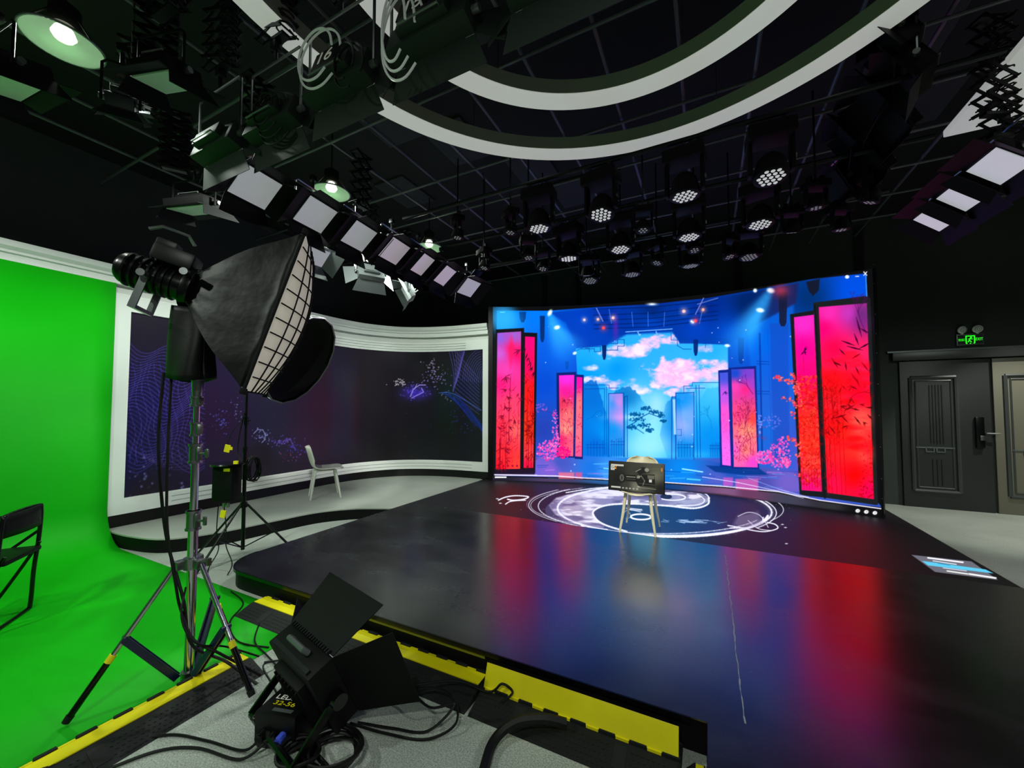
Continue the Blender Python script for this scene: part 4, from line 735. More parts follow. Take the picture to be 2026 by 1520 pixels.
def paint_sign():
    C = Canvas(0, 0, 200, 100, 2.5, (24, 24, 20))
    C.poly([(0, 0), (200, 0), (200, 100), (0, 100)], [(10, 20, (26, 26, 22)), (40, 60, (8, 10, 8)), (170, 40, (120, 118, 96)), (150, 15, (84, 84, 70)), (190, 85, (18, 18, 16)), (100, 80, (130, 130, 110)), (60, 80, (60, 60, 50)), (20, 92, (20, 20, 18)), (120, 30, (50, 50, 42))])
    dk = (16, 16, 14); lt = (190, 190, 172)
    C.poly([(60, 44), (100, 42), (104, 66), (62, 66)], dk); C.disc(50, 55, 13, dk, 1, 17); C.disc(48, 55, 8, (120, 120, 110), 1, 12); C.disc(48, 55, 5, (60, 60, 56), 1, 9)
    C.poly([(104, 30), (124, 12), (146, 16), (150, 30), (128, 34), (112, 40)], dk); C.disc(140, 22, 8, lt, .8, 7); C.poly([(104, 40), (168, 36), (170, 78), (110, 80), (100, 62)], dk)
    C.disc(110, 48, 6, lt, .7); C.poly([(142, 40), (168, 40), (166, 52), (144, 52)], (110, 110, 96)); C.poly([(148, 54), (158, 54), (158, 64), (148, 64)], (230, 232, 220)); C.line([(66, 50), (98, 50)], 3, lt, .8); C.line([(66, 58), (98, 58)], 2, (90, 90, 80)); C.line([(112, 70), (168, 72)], 3, (70, 70, 60)); C.line([(104, 52), (120, 44), (132, 60), (126, 76)], 3, lt, .6); C.line([(108, 84), (172, 86)], 2.4, (140, 140, 120)); C.disc(110, 82, 5, lt, .8, 3)
    C.line([(118, 20), (100, 30)], 2.5, lt, .8); C.line([(150, 18), (185, 15)], 1.6, (120, 120, 60), .8); C.poly([(190, 12), (196, 12), (196, 24), (190, 24)], (210, 140, 60))
    C.poly([(6, 8), (54, 8), (54, 15), (6, 15)], (225, 225, 215)); C.poly([(5, 14), (20, 14), (20, 30), (5, 30)], (225, 225, 215)); C.poly([(8, 87), (44, 87), (44, 92), (8, 92)], (225, 225, 215))
    for i in range(5): C.poly([(50 + i * 13, 88), (57 + i * 13, 88), (57 + i * 13, 93), (50 + i * 13, 93)], (200, 200, 190), .9)
    return C
sg = thing('sign_board', 'black board picturing a film camera, leaning on the cream chair seat', 'sign', (-.73, 4.49, .628), 0); CS = paint_sign()
TS = rotm('X', -.14)
def sfn(u, v):
    P = np.stack([-.29 + .58 * u, -.012 + 0 * u, .31 * v], 1); c, s = math.cos(-.14), math.sin(-.14); return np.stack([P[:, 0], P[:, 1] * c - P[:, 2] * s, P[:, 1] * s + P[:, 2] * c], 1)
def spaint(P):
    c = math.cos(.14); return lin(CS.sample((P[:, 0] + .29) / .58 * 200, 100 - (P[:, 2] / c) / .31 * 100))
picture_grid('sign_face', sfn, 260, 130, spaint, 'sign_picture', sg)
MB().box((0, 0, .155), (.6, .02, .325), M=TS, bev=.004).build('board', 'gloss_black', sg)
text('G', .04, 'matte_black', TS @ T(-.255, -.014, .248) @ FR, sg, extrude=.0008); text('2', .055, 'sign_orange' if 'sign_orange' in MATS else mat('sign_orange', (240, 150, 20), .5, emit=(250, 150, 10), es=.6).name, TS @ T(-.222, -.014, .248) @ FR, sg, extrude=.0008)
# folding chair half out of frame
fc = thing('folding_chair', 'black metal folding chair standing on the green floor', 'chair', (-4.50, .93, .006), math.radians(142))
RC = .21
def loop(pts, r=.013): m = MB(); m.tube(spline(pts, 6), r, 10); return m
loop([(-RC, .0, .05), (-RC, -.03, .3), (-RC, -.05, .55), (-RC + .01, -.06, .76), (-RC + .06, -.06, .80), (RC - .06, -.06, .80), (RC - .01, -.06, .76), (RC, -.05, .55), (RC, -.03, .3), (RC, -.02, .05), (RC - .03, -.01, .013), (-RC + .03, -.01, .013), (-RC, -.02, .05)]).build('back_frame', 'gloss_black', fc)
loop([(-RC + .03, -.07, .52), (-RC + .03, .02, .34), (-RC + .03, .14, .12), (-RC + .04, .2, .03), (-RC + .08, .21, .014), (RC - .08, .21, .014), (RC - .04, .2, .03), (RC - .03, .14, .12), (RC - .03, .02, .34), (RC - .03, -.07, .52)], .011).build('leg_frame', 'gloss_black', fc)
MB().box((0, .12, .475), (.38, .40, .035), bev=.014).build('seat', 'black_nylon', fc)
bk = MB(); bk.grid(lambda u, v: ((2 * u - 1) * .205, -.065 - .03 * (1 - (2 * u - 1) ** 2), .65 + .155 * v), 14, 3); b_ = bk.build('backrest', 'black_nylon', fc); s_ = b_.modifiers.new('thickness', 'SOLIDIFY'); s_.thickness = .02
for sx in (-1, 1): m = MB(); m.bar((sx * RC, -.05, .6), (sx * (RC - .005), .1, .47), .006, .02); m.build('side_link', 'dark_metal', fc)
# ================================================================= STANDS
def at_dir(p, q, t): return tuple(np.array(p) * (1 - t) + np.array(q) * t)
ls = thing('light_stand', 'tall chrome light stand with navy braces holding the big softbox', 'stand', (-2.65, 1.21, .006))
m = MB(); m.cyl((0, 0, .03), (0, 0, .92), .024, n=24); m.build('lower_column', 'chrome', ls)
m = MB(); m.cyl((0, 0, .88), (0, 0, 1.32), .019, n=20); m.build('middle_column', 'chrome', ls)
m = MB(); m.cyl((0, 0, 1.3), (0, 0, 1.7), .0155, n=18); m.build('upper_column', 'chrome', ls)
for z, r, h in ((.90, .033, .11), (1.28, .03, .11), (1.42, .026, .08), (1.58, .028, .06)):
    m = MB(); m.cyl((0, 0, z - h / 2), (0, 0, z + h / 2), r, n=16); m.box((.028, 0, z), (.03, .03, h * .7), bev=.004); m.cyl((0, 0, z - h / 2), (0, 0, z - h / 2 + .012), r + .005, n=16); m.cyl((0, 0, z + h / 2 - .012), (0, 0, z + h / 2), r + .005, n=16)
    c_ = m.build('collar', 'steel', ls)
    if z in (.90, 1.28): k_ = MB(); k_.cyl((.03, 0, z), (.085, .01, z + .004), .007, n=8); k_.box((.095, .012, z + .004), (.022, .014, .05), bev=.005); k_.build('tightening_knob', 'steel', c_)
m = MB(); m.cyl((0, 0, 1.6), (0, 0, 1.7), .024, .03, n=12); m.box((0, 0, 1.715), (.06, .05, .03), bev=.004); m.build('spigot_head', 'steel', ls)
m = MB(); m.cyl((0, 0, .63), (0, 0, .69), .042, n=18)
for a in (4.35, .17, 2.3): m.box((.055 * math.cos(a), .055 * math.sin(a), .66), (.05, .05, .05), bev=.008)
m.cyl((.05, 0, .67), (.12, .02, .68), .006, n=8); m.box((.13, .02, .68), (.02, .02, .04)); m.build('leg_hub', 'steel', ls)
m = MB(); m.cyl((0, 0, .02), (0, 0, .06), .036, n=18); m.build('foot_hub', 'steel', ls)
for a, R_ in ((math.atan2(-.43, -.16), .46), (math.atan2(.08, .46), .47), (2.25, .46)):
    d = np.array([math.cos(a), math.sin(a), 0]); top = d * .07 + [0, 0, .66]; foot = d * R_ + [0, 0, .018]
    m = MB(); m.tube([top, at_dir(top, foot, .66)], .0125, 12); lg = m.build('leg', 'chrome', ls)
    m = MB(); m.tube([at_dir(top, foot, .64), at_dir(top, foot, .985)], .015, 12); m.build('leg_sleeve', 'gloss_black', lg)
    m = MB(); m.tube([at_dir(top, foot, .60), at_dir(top, foot, .65)], .0165, 12); m.build('yellow_tape_band', 'yellow_tag', lg)
    m = MB(); m.tube([at_dir(top, foot, .96), at_dir(top, foot, 1.0)], [.018, .016], 12); m.build('rubber_foot', 'rubber', lg)
    b0 = np.array(at_dir(top, foot, .5)); b1 = d * .05 + [0, 0, .045]; s = np.array([-d[1], d[0], 0]) * .014
    m = MB(); m.bar(b0 + s, b1 + s, .008, .034); m.bar(b0 - s, b1 - s, .008, .034); m.bar(b0, b1, .02, .012); m.cyl(b0 + s * 1.8, b0 - s * 1.8, .012, n=10); m.build('brace', 'navy_paint', ls)
# ---- big rectangular softbox
C0 = Vector((-2.405, 1.553, 2.1)); yw, tl, W_, H_ = .875, .292, .66, .965
nn = Vector((math.cos(yw) * math.cos(tl), math.sin(yw) * math.cos(tl), -math.sin(tl))); ss_ = Vector((math.sin(yw), -math.cos(yw), 0)); vv = ss_.cross(nn)
if vv.z < 0: vv = -vv
sb = thing('softbox', 'large black rectangular softbox with white gridded front on the chrome stand', 'softbox', (-2.65, 1.21, 1.74)); SO = Vector((-2.65, 1.21, 1.74))
Fr = Matrix(((ss_.x, vv.x, nn.x, C0.x - SO.x), (ss_.y, vv.y, nn.y, C0.y - SO.y), (ss_.z, vv.z, nn.z, C0.z - SO.z), (0, 0, 0, 1)))   # local: x side, y up, z outwards
def sbx(m): return MB(Fr @ (m or Matrix()))
w, h, dp = W_ / 2, H_ / 2, .47
b = MB(Fr)
def rect(t, n=10):                                              # section of the tent at depth t (0 mouth, 1 speed ring)
    a = w * (1 - t) ** .85 + .085 * (1 - (1 - t) ** .85); c = h * (1 - t) ** .85 + .085 * (1 - (1 - t) ** .85); pts = []
    cr = [(a, c), (-a, c), (-a, -c), (a, -c)]
    for i in range(4):
        p, q = cr[i], cr[(i + 1) % 4]
        for j in range(n):
            u = j / n; x, y = p[0] + (q[0] - p[0]) * u, p[1] + (q[1] - p[1]) * u; sag = 1 - .07 * math.sin(PI * u) * (1 - abs(2 * t - 1) * .4)
            if t == 0: sag = 1
            pts.append((x * sag, y * sag, -dp * t + .006 * math.sin(7 * u * PI + t * 9) * (t > 0)))
    return pts
N = 14; vs = [p for i in range(N + 1) for p in rect(i / N)]; k = 40
b.add(vs, [(i * k + j, i * k + (j + 1) % k, (i + 1) * k + (j + 1) % k, (i + 1) * k + j) for i in range(N) for j in range(k)], True)
o_ = b.build('fabric_body', 'tent_black', sb); mo = o_.modifiers.new('thickness', 'SOLIDIFY'); mo.thickness = .006
m = MB(Fr); m.tube([(w, h, 0), (-w, h, 0), (-w, -h, 0), (w, -h, 0)], .009, 8, True)
for a, c in ((1, 1), (-1, 1), (-1, -1), (1, -1)): m.box((a * w, c * h, 0), (.035, .035, .03), bev=.006)
m.build('front_rim', 'black_fabric', sb)
bulge = lambda x, y: .11 * (1 - (x / w) ** 2) * (1 - (y / h) ** 2) + .012
m = MB(Fr); m.grid(lambda u, v: ((2 * u - 1) * w * .985, (2 * v - 1) * h * .985, bulge((2 * u - 1) * w, (2 * v - 1) * h) - .006), 18, 24); m.build('diffusion_cloth', 'grid_cloth', sb)
m = MB(Fr); nx, ny = 7, 11
for i in range(1, nx):
    x = -w + 2 * w * i / nx; m.tube([(x, -h + 2 * h * j / 30, bulge(x, -h + 2 * h * j / 30) + .006) for j in range(31)], .0045, 5)
for j in range(1, ny):
    y = -h + 2 * h * j / ny; m.tube([(-w + 2 * w * i / 24, y, bulge(-w + 2 * w * i / 24, y) + .006) for i in range(25)], .0045, 5)
m.build('egg_crate_grid', 'black_fabric', sb)
m = MB(Fr)
for a, c in ((1, 1), (-1, 1), (-1, -1), (1, -1)): m.tube([(a * w, c * h, 0), (a * w * .72, c * h * .72, -dp * .22), (a * .085, c * .085, -dp)], .006, 6)
m.build('rod', 'dark_metal', sb)
m = MB(Fr); m.lathe([(.06, -dp - .05), (.12, -dp - .045), (.13, -dp - .02), (.13, -dp + .0), (.11, -dp + .01), (.09, -dp - .01)], 28); m.build('speed_ring', 'gloss_black', sb)
hd = thing('studio_lamp', 'black studio lamp body with clamps and knobs behind the large softbox', 'lamp', (-2.65, 1.21, 1.74))
m = MB(Fr); m.lathe([(.001, -dp - .36), (.07, -dp - .36), (.085, -dp - .34), (.085, -dp - .06), (.001, -dp - .055)], 24)
for q in range(7): m.lathe([(.084, -dp - .32 + q * .035), (.096, -dp - .318 + q * .035), (.096, -dp - .308 + q * .035), (.084, -dp - .306 + q * .035)], 24)
m.build('housing', 'gloss_black', hd)
m = MB(Fr); m.box((0, .14, -dp - .14), (.16, .1, .2), bev=.02); m.box((.0, .2, -dp - .2), (.09, .05, .1), bev=.01); m.build('control_box', 'black_plastic', hd)
m = MB(Fr)
for sx in (-1, 1): m.bar((sx * .105, -.02, -dp - .2), (sx * .105, -.2, -dp - .2), .012, .035)
m.box((0, -.2, -dp - .2), (.22, .02, .035)); m.build('yoke', 'steel', hd)
m = MB(); m.cyl((0, 0, -.02), (.0, 0, .12), .022, n=12); m.build('mount', 'gloss_black', hd)
for (x, y, z) in ((.115, -.02, -dp - .2), (.125, .06, -dp - .03), (-.125, .06, -dp - .03)): m = MB(Fr); m.cyl((x, y, z), (x + math.copysign(.05, x), y, z), .02, n=10); m.build('knob', 'steel', hd)
m = MB(Fr); m.tube([(.03, .25, -dp - .3), (.03, .29, -dp - .25), (.03, .29, -dp - .12), (.03, .25, -dp - .08)], .01, 8); m.build('handle', 'steel', hd)
# black cloth sleeve hanging under the lamp
sl = MB()
def slf(u, v):
    a = 2 * PI * u; rx, ry = .115 + .025 * v + .01 * math.sin(3 * a + 5 * v), .085 + .02 * v + .008 * math.cos(4 * a + 3 * v); return (-2.70 + rx * math.cos(a) + .02 * v, 1.19 + ry * math.sin(a), 2.13 - .42 * v + .01 * math.sin(2 * a))
sl.grid(slf, 40, 14); o_ = sl.build('cable_sleeve', 'black_nylon'); s_ = o_.modifiers.new('thickness', 'SOLIDIFY'); s_.thickness = .006; tag(o_, 'black cloth bag hanging below the studio lamp on the chrome stand', 'bag')
# ---- second stand: black, with round softbox
s2 = thing('light_stand', 'black tripod light stand standing behind the chrome stand', 'stand', (-4.31, 2.41, .15)); z0 = -.15
m = MB(); m.cyl((0, 0, -.06), (0, 0, .95), .018, n=14); m.build('lower_column', 'gloss_black', s2); m = MB(); m.cyl((0, 0, .9), (0, 0, 1.62), .013, n=12); m.build('upper_column', 'gloss_black', s2)
m = MB(); m.cyl((0, 0, .93), (0, 0, .99), .024, n=14); m.cyl((0, 0, 1.22), (0, 0, 1.3), .022, n=14); m.cyl((.02, 0, 1.26), (.07, .0, 1.265), .006, n=8); m.build('collar', 'gloss_black', s2)
m = MB(); m.cyl((0, 0, .37), (0, 0, .42), .032, n=14); m.build('leg_hub', 'gloss_black', s2)
for a, R_ in ((.75, .5), (-1.5, .42), (3.6, .5)):
    d = np.array([math.cos(a), math.sin(a), 0]); top = d * .03 + [0, 0, .4]; foot = d * R_ + [0, 0, -.142 if R_ < .9 else .01]
    m = MB(); m.tube([top, foot], .011, 10); lg = m.build('leg', 'gloss_black', s2); m = MB(); m.tube([at_dir(top, foot, .55), (d[0] * .02, d[1] * .02, -.03)], .006, 8); m.build('brace', 'gloss_black', s2)
Vd = FW - RT * (CX - 600) / F + UP * (CY - 714) / F; Cc = CAM + Vd * 3.95; Vn = Vd / np.linalg.norm(Vd); e_ = RT * .89 - UP * .45; e_ = e_ - Vn * (e_ @ Vn); e_ /= np.linalg.norm(e_); n_ = .86 * e_ - .51 * Vn; n_ /= np.linalg.norm(n_)
s1_ = np.cross(n_, [0, 0, 1]); s1_ /= np.linalg.norm(s1_); u1_ = np.cross(s1_, n_)
ob = thing('round_softbox', 'black round deep softbox with dark open mouth on the rear black stand', 'softbox', (-4.31, 2.41, 1.77)); OO = np.array([-4.31, 2.41, 1.77])
Fo = Matrix(((s1_[0], u1_[0], n_[0], Cc[0] - OO[0]), (s1_[1], u1_[1], n_[1], Cc[1] - OO[1]), (s1_[2], u1_[2], n_[2], Cc[2] - OO[2]), (0, 0, 0, 1)))
R8 = .475; NS = 16
prf = [(R8, 0), (R8 * .985, -.05), (R8 * .93, -.13), (R8 * .8, -.23), (R8 * .58, -.33), (R8 * .3, -.40), (.08, -.43)]
m = MB(Fo); m.shell(prf, NS); o_ = m.build('fabric_body', 'black_nylon', ob); s_ = o_.modifiers.new('thickness', 'SOLIDIFY'); s_.thickness = .006
for p in o_.data.polygons: p.use_smooth = False
m = MB(Fo); m.shell([(R8 * .97, -.03), (R8 * .9, -.13), (R8 * .76, -.22), (R8 * .5, -.3), (.001, -.36)], NS); m.build('inner_lining', 'dark_hole', ob)
m = MB(Fo); m.tube([(R8 * math.cos(2 * PI * i / NS), R8 * math.sin(2 * PI * i / NS), 0) for i in range(NS)], .008, 6, True); m.build('front_rim', 'grey_metal', ob)
for i in range(NS): m = MB(Fo @ rotm('Z', 2 * PI * i / NS)); m.tube([(a + .004, 0, z) for a, z in prf], .0035, 5); m.build('rib', 'grey_metal', ob)
m = MB(Fo); m.lathe([(.001, -.62), (.06, -.62), (.075, -.58), (.075, -.44), (.09, -.43), (.001, -.42)], 20); m.build('lamp_housing', 'gloss_black', ob)
m = MB(); q = Fo @ Vector((0, 0, -.5)); m.tube([(0, 0, -.02), (0, 0, .05), tuple(q)], .014, 8); m.build('bracket', 'gloss_black', ob)
# ballast box, coil and yellow tags on the rear stand
bb = thing('ballast_box', 'black ballast box with yellow tags hanging from the rear black stand', 'box', (-4.30, 2.24, .80), YAW)
MB().box((0, 0, 0), (.2, .15, .34), bev=.02).build('case', 'matte_black', bb); 
m = MB(); m.lathe([(.001, .175), (.14, .175), (.145, .185), (.14, .195), (.001, .195)], 24); m.build('lid', 'gloss_black', bb)
MB().box((.05, -.079, .14), (.06, .006, .03)).build('yellow_label', 'yellow_tag', bb); MB().box((.1, -.09, .21), (.035, .03, .03), M=rotm('Z', .3)).build('yellow_label', 'yellow_tag', bb); MB().box((.09, -.09, -.27), (.05, .012, .07), M=rotm('Y', .2)).build('yellow_label', 'yellow_tag', bb)
m = MB()
for x in (.03, .07): m.cyl((x, -.075, -.18), (x, -.075, -.22), .014, n=8)
m.build('socket', 'steel', bb)
m = MB()
for i in range(8):
    a0 = rnd(-.12, .12); m.tube([(-4.17 + .035 * math.sin(t + i) + i * .006, 2.4 + .055 * math.cos(t) + a0 * .1, .93 + .125 * math.sin(t) + rnd(-.004, .004)) for t in np.linspace(0, 2 * PI, 20, endpoint=False)], .006, 6, True)
tag(m.build('cable_coil', 'cable_black'), 'coiled black cable hung on the rear black stand', 'cable')
m = MB(); m.box((0, 0, 0), (.055, .008, .075), M=rotm('Z', YAW) @ rotm('Y', .2)); m.box((.035, 0, .0), (.03, .01, .03), M=rotm('Z', YAW)); o_ = m.build('cable_tag', 'yellow_tag'); o_.location = (-4.37, 2.27, 1.135); tag(o_, 'small yellow tag hanging on a wire above the ballast box', 'tag')
def cable(pts, r, label, name='cable', m='cable_black', k=8, group=None):
    mb = MB(); mb.tube(spline(pts, k), r, 7); return tag(mb.build(name, m), label, 'cable', group)
cable([(-4.37, 2.27, 1.18), (-4.35, 2.3, 1.3), (-4.31, 2.37, 1.42)], .003, 'thin wire holding the small yellow tag')
cable([(-4.28, 2.38, 1.5), (-4.34, 2.37, 1.3), (-4.35, 2.36, 1.1), (-4.27, 2.36, .98)], .006, 'black cable looped beside the rear stand column')
cable([(-4.27, 2.2, .6), (-4.22, 2.2, .4), (-4.25, 2.22, .2), (-4.1, 2.2, .06), (-3.98, 2.1, .012)], .005, 'black cable dropping from the ballast box tag to the floor')
cable([(-4.36, 2.2, .6), (-4.38, 2.2, .35), (-4.34, 2.2, .15), (-4.3, 2.1, .012), (-3.9, 1.9, .012)], .005, 'black cable dropping from left side of the ballast box')
cable([(-2.78, 1.1, 1.75), (-2.76, 1.08, 1.4), (-2.74, 1.09, 1.1), (-2.72, 1.12, .8), (-2.60, 1.15, .5), (-2.56, 1.18, .25), (-2.45, 1.3, .12), (-2.25, 1.35, .03)], .008, 'thick black cable hanging left of the chrome stand')
cable([(-2.74, 1.12, 1.72), (-2.70, 1.1, 1.3), (-2.68, 1.1, .9), (-2.62, 1.12, .6), (-2.6, 1.14, .45), (-2.5, 1.16, .3), (-2.42, 1.25, .2), (-2.3, 1.4, .03)], .007, 'black cable hanging close to the chrome stand column')
cable([(-2.62, 1.17, .55), (-2.54, 1.12, .42), (-2.45, 1.15, .3), (-2.46, 1.3, .2), (-2.4, 1.45, .08)], .005, 'thin black cable looping from the chrome stand hub')
# ================================================================= GROUND LIGHT, POWER BOX, CABLES
def panel_head(t, M, w, h, d, doors, body='matte_black', face='diffuser', open_=(1., 1., 1., 1.), dl=.26, inner=None, fins=False):
    """flat studio lamp; face looks along local +Y; doors = opening angles of top, bottom, left, right flaps"""
    m = MB(M); m.box((0, -d / 2, 0), (w, d, h), bev=.01); m.box((0, -d - .018, 0), (w * .62, .04, h * .6), bev=.008)
    for k in range(7 if fins else 0): m.box((-w * .26 + k * w * .52 / 6, -d - .042, 0), (.006, .012, h * .5))
    hs = m.build('housing', body, t)
    MB(M).box((0, .004, 0), (w * .92, .008, h * .9)).build('diffuser', face, t)
    for nm, ang, ax in (('top', doors[0], 0), ('bottom', doors[1], 1), ('left', doors[2], 2), ('right', doors[3], 3)):
        if ang is None: continue
        ln = dl * open_[ax]; hw, fw_ = (w / 2, w / 2 + .05) if ax < 2 else (h / 2, h / 2 + .05); ca, sa = math.cos(ang), math.sin(ang)
        if ax == 0: q = [(-hw, 0, h / 2), (hw, 0, h / 2), (fw_, ln * sa, h / 2 + ln * ca), (-fw_, ln * sa, h / 2 + ln * ca)]
        elif ax == 1: q = [(hw, 0, -h / 2), (-hw, 0, -h / 2), (-fw_, ln * sa, -h / 2 - ln * ca), (fw_, ln * sa, -h / 2 - ln * ca)]
        elif ax == 2: q = [(-w / 2, 0, -hw), (-w / 2, 0, hw), (-w / 2 - ln * ca, ln * sa, fw_), (-w / 2 - ln * ca, ln * sa, -fw_)]
        else: q = [(w / 2, 0, hw), (w / 2, 0, -hw), (w / 2 + ln * ca, ln * sa, -fw_), (w / 2 + ln * ca, ln * sa, fw_)]
        m = MB(M); m.slab(*q, .004); a_, b_ = Vector(q[0]), Vector(q[1]); m.tube([a_.lerp(b_, .12), a_.lerp(b_, .88)], .006, 6); m.build('barn_door', inner or body, t)
    return hs
gl = thing('floor_light', 'black studio panel light with open barn doors lying on the concrete floor', 'lamp', (-1.66, 1.42, 0), 0)
MG = T(-.04, -.1, .27) @ rotm('Z', math.radians(-6)) @ rotm('X', math.radians(10)) @ rotm('Y', math.radians(6))
MG = T(-.06, -.06, .28) @ rotm('Z', math.radians(-12)) @ rotm('X', math.radians(24)) @ rotm('Y', math.radians(4))
panel_head(gl, MG, .40, .36, .12, (1.35, 1.1, .9, .75), open_=(1.05, .6, .4, 1.1), dl=.26, fins=True)
m = MB(MG)
for sx in (-1, 1): m.bar((sx * .215, -.06, .0), (sx * .215, -.30, -.10), .01, .04)
m.tube([(-.215, -.3, -.1), (.215, -.3, -.1)], .016, 8); m.build('yoke', 'gloss_black', gl)
m = MB(MG); m.cyl((-.20, -.06, 0), (-.25, -.06, 0), .05, n=20); m.cyl((.20, -.06, 0), (.25, -.06, 0), .035, n=16); m.build('tilt_knob', 'gloss_black', gl)
m = MB(MG); m.tube([(-.07, -.05, .185), (-.07, -.06, .215), (.07, -.06, .215), (.07, -.05, .185)], .014, 8); m.build('carry_handle', 'grey_metal', gl)
m = MB(MG)
for k in range(18): m.box((-.17 + k * .02, .0, .19), (.008, .02, .016))
m.box((.0, -.1, .185), (.34, .02, .01)); m.build('heat_vents', 'dark_metal', gl)
pb = thing('power_box', 'black power supply box with LED lettering on top, under the floor light', 'box', (-1.81, 1.25, 0), math.radians(16)); pb.scale = (.85, .85, .9)
MB().box((0, 0, .09), (.25, .24, .17), bev=.012).build('case', 'black_plastic', pb)
m = MB(); m.tube([(-.135, -.1, .12), (-.16, -.1, .12), (-.16, .1, .12), (-.135, .1, .12)], .009, 8); m.build('handle', 'gloss_black', pb)
text('LED25', .045, 'number_white', T(-.012, .0, .1765), pb, extrude=.0005, width=.15); text('32-56', .04, 'yellow_tag', T(-.005, -.042, .1765), pb, extrude=.0005, width=.13); text('Lightstar', .024, 'yellow_tag', T(-.03, .05, .1765), pb, extrude=.0005, width=.10)
MB().box((.02, -.085, .1762), (.12, .022, .001)).build('rating_plate', 'grey_metal', pb)
m = MB(); m.cyl((-.06, -.12, .08), (-.06, -.16, .075), .024, n=14); m.cyl((.0, -.12, .08), (.0, -.15, .075), .02, n=14); m.build('socket', 'gloss_black', pb)
m = MB(); m.cyl((.055, -.12, .085), (.06, -.165, .08), .02, n=14); m.box((.06, -.15, .095), (.025, .03, .02), bev=.004); m.build('power_plug', 'blue_plug', pb)
for i, (x, y, n, R_) in enumerate([(-1.50, 1.24, 5, .10), (-1.62, 1.16, 4, .07)]):
    m = MB()
    for j in range(n):
        ph = rnd(0, 6); m.tube([(x + (R_ + j * .008) * math.cos(t) + .012 * math.sin(2 * t + ph), y + (R_ * .85 + j * .006) * math.sin(t), .012 + j * .012 + .012 * math.sin(2 * t + ph) + .012) for t in np.linspace(0, 2 * PI, 28, endpoint=False)], .0075, 7, True)
    tag(m.build('cable_coil', 'cable_black'), ['coiled black cable on the floor right of the power box', 'smaller coiled black cable in front of the power box'][i], 'cable')
rs_ = random.Random(5)
for i in range(6):
    x, y = rs_.uniform(-1.75, -1.45), rs_.uniform(1.08, 1.16); pts = []
    for j in range(9): x += rs_.uniform(-.09, .09); y += rs_.uniform(-.06, .06); pts.append((min(max(x, -1.9), -1.35), min(max(y, 1.0), 1.2), .008 + .01 * rs_.random() + .02 * (j % 2)))
    cable(pts, .006, 'loose black cable tangled in the heap before the power box', group='tangled cables by the power box')
for i, P_ in enumerate([[(-1.84, 1.13, .06), (-1.88, 1.08, .02), (-2.1, 1.04, .01), (-2.3, .98, .008), (-2.42, .85, .008), (-2.5, .6, .06)], [(-1.80, 1.12, .05), (-1.86, 1.05, .012), (-2.1, 1.0, .008), (-2.25, .9, .008), (-2.35, .7, .008)], [(-1.55, 1.5, .04), (-1.42, 1.62, .07), (-1.25, 1.6, .07), (-1.15, 1.66, .08), (-1.22, 1.54, .012), (-1.38, 1.48, .01), (-1.55, 1.42, .02)], [(-1.52, 1.52, .05), (-1.36, 1.68, .08), (-1.2, 1.7, .085), (-1.1, 1.6, .05), (-1.2, 1.5, .01), (-1.4, 1.44, .01), (-1.58, 1.4, .02)], [(-1.5, 1.56, .1), (-1.25, 1.78, .09), (-1.05, 1.82, .07), (-.98, 1.84, .12), (-.93, 1.86, .08), (-.96, 1.8, .06)], [(-2.43, 1.5, .01), (-2.3, 1.6, .01), (-2.35, 1.45, .05), (-2.2, 1.4, .02), (-2.05, 1.35, .02)], [(-2.9, 1.75, .01), (-2.7, 1.6, .012), (-2.5, 1.55, .012), (-2.3, 1.5, .012), (-2.1, 1.4, .02)], [(-3.6, 1.93, .012), (-3.3, 1.86, .01), (-3.1, 1.66, .012), (-2.8, 1.55, .012), (-2.55, 1.6, .012)]]):
    cable(P_, .006 if i < 5 else .005, ['black cable running left along the concrete to the front', 'thin black cable beside the ramp on the front concrete', 'black cable loop lying right of the floor light, nearest', 'black cable loop lying right of the floor light, outermost', 'black cable curling over the ramp before the open yellow lid', 'thin black cable between chrome stand and floor light', 'thin black cable crossing the green floor near the ramp end', 'thin black cable around the rounded stage corner'][i])
cable([(-.62, 1.80, .075), (-.72, 1.76, .09), (-.84, 1.70, .07), (-.90, 1.6, .03), (-.86, 1.42, .022), (-.8, 1.1, .022)], .022, 'thick black power cable crossing the ramp toward the viewer')
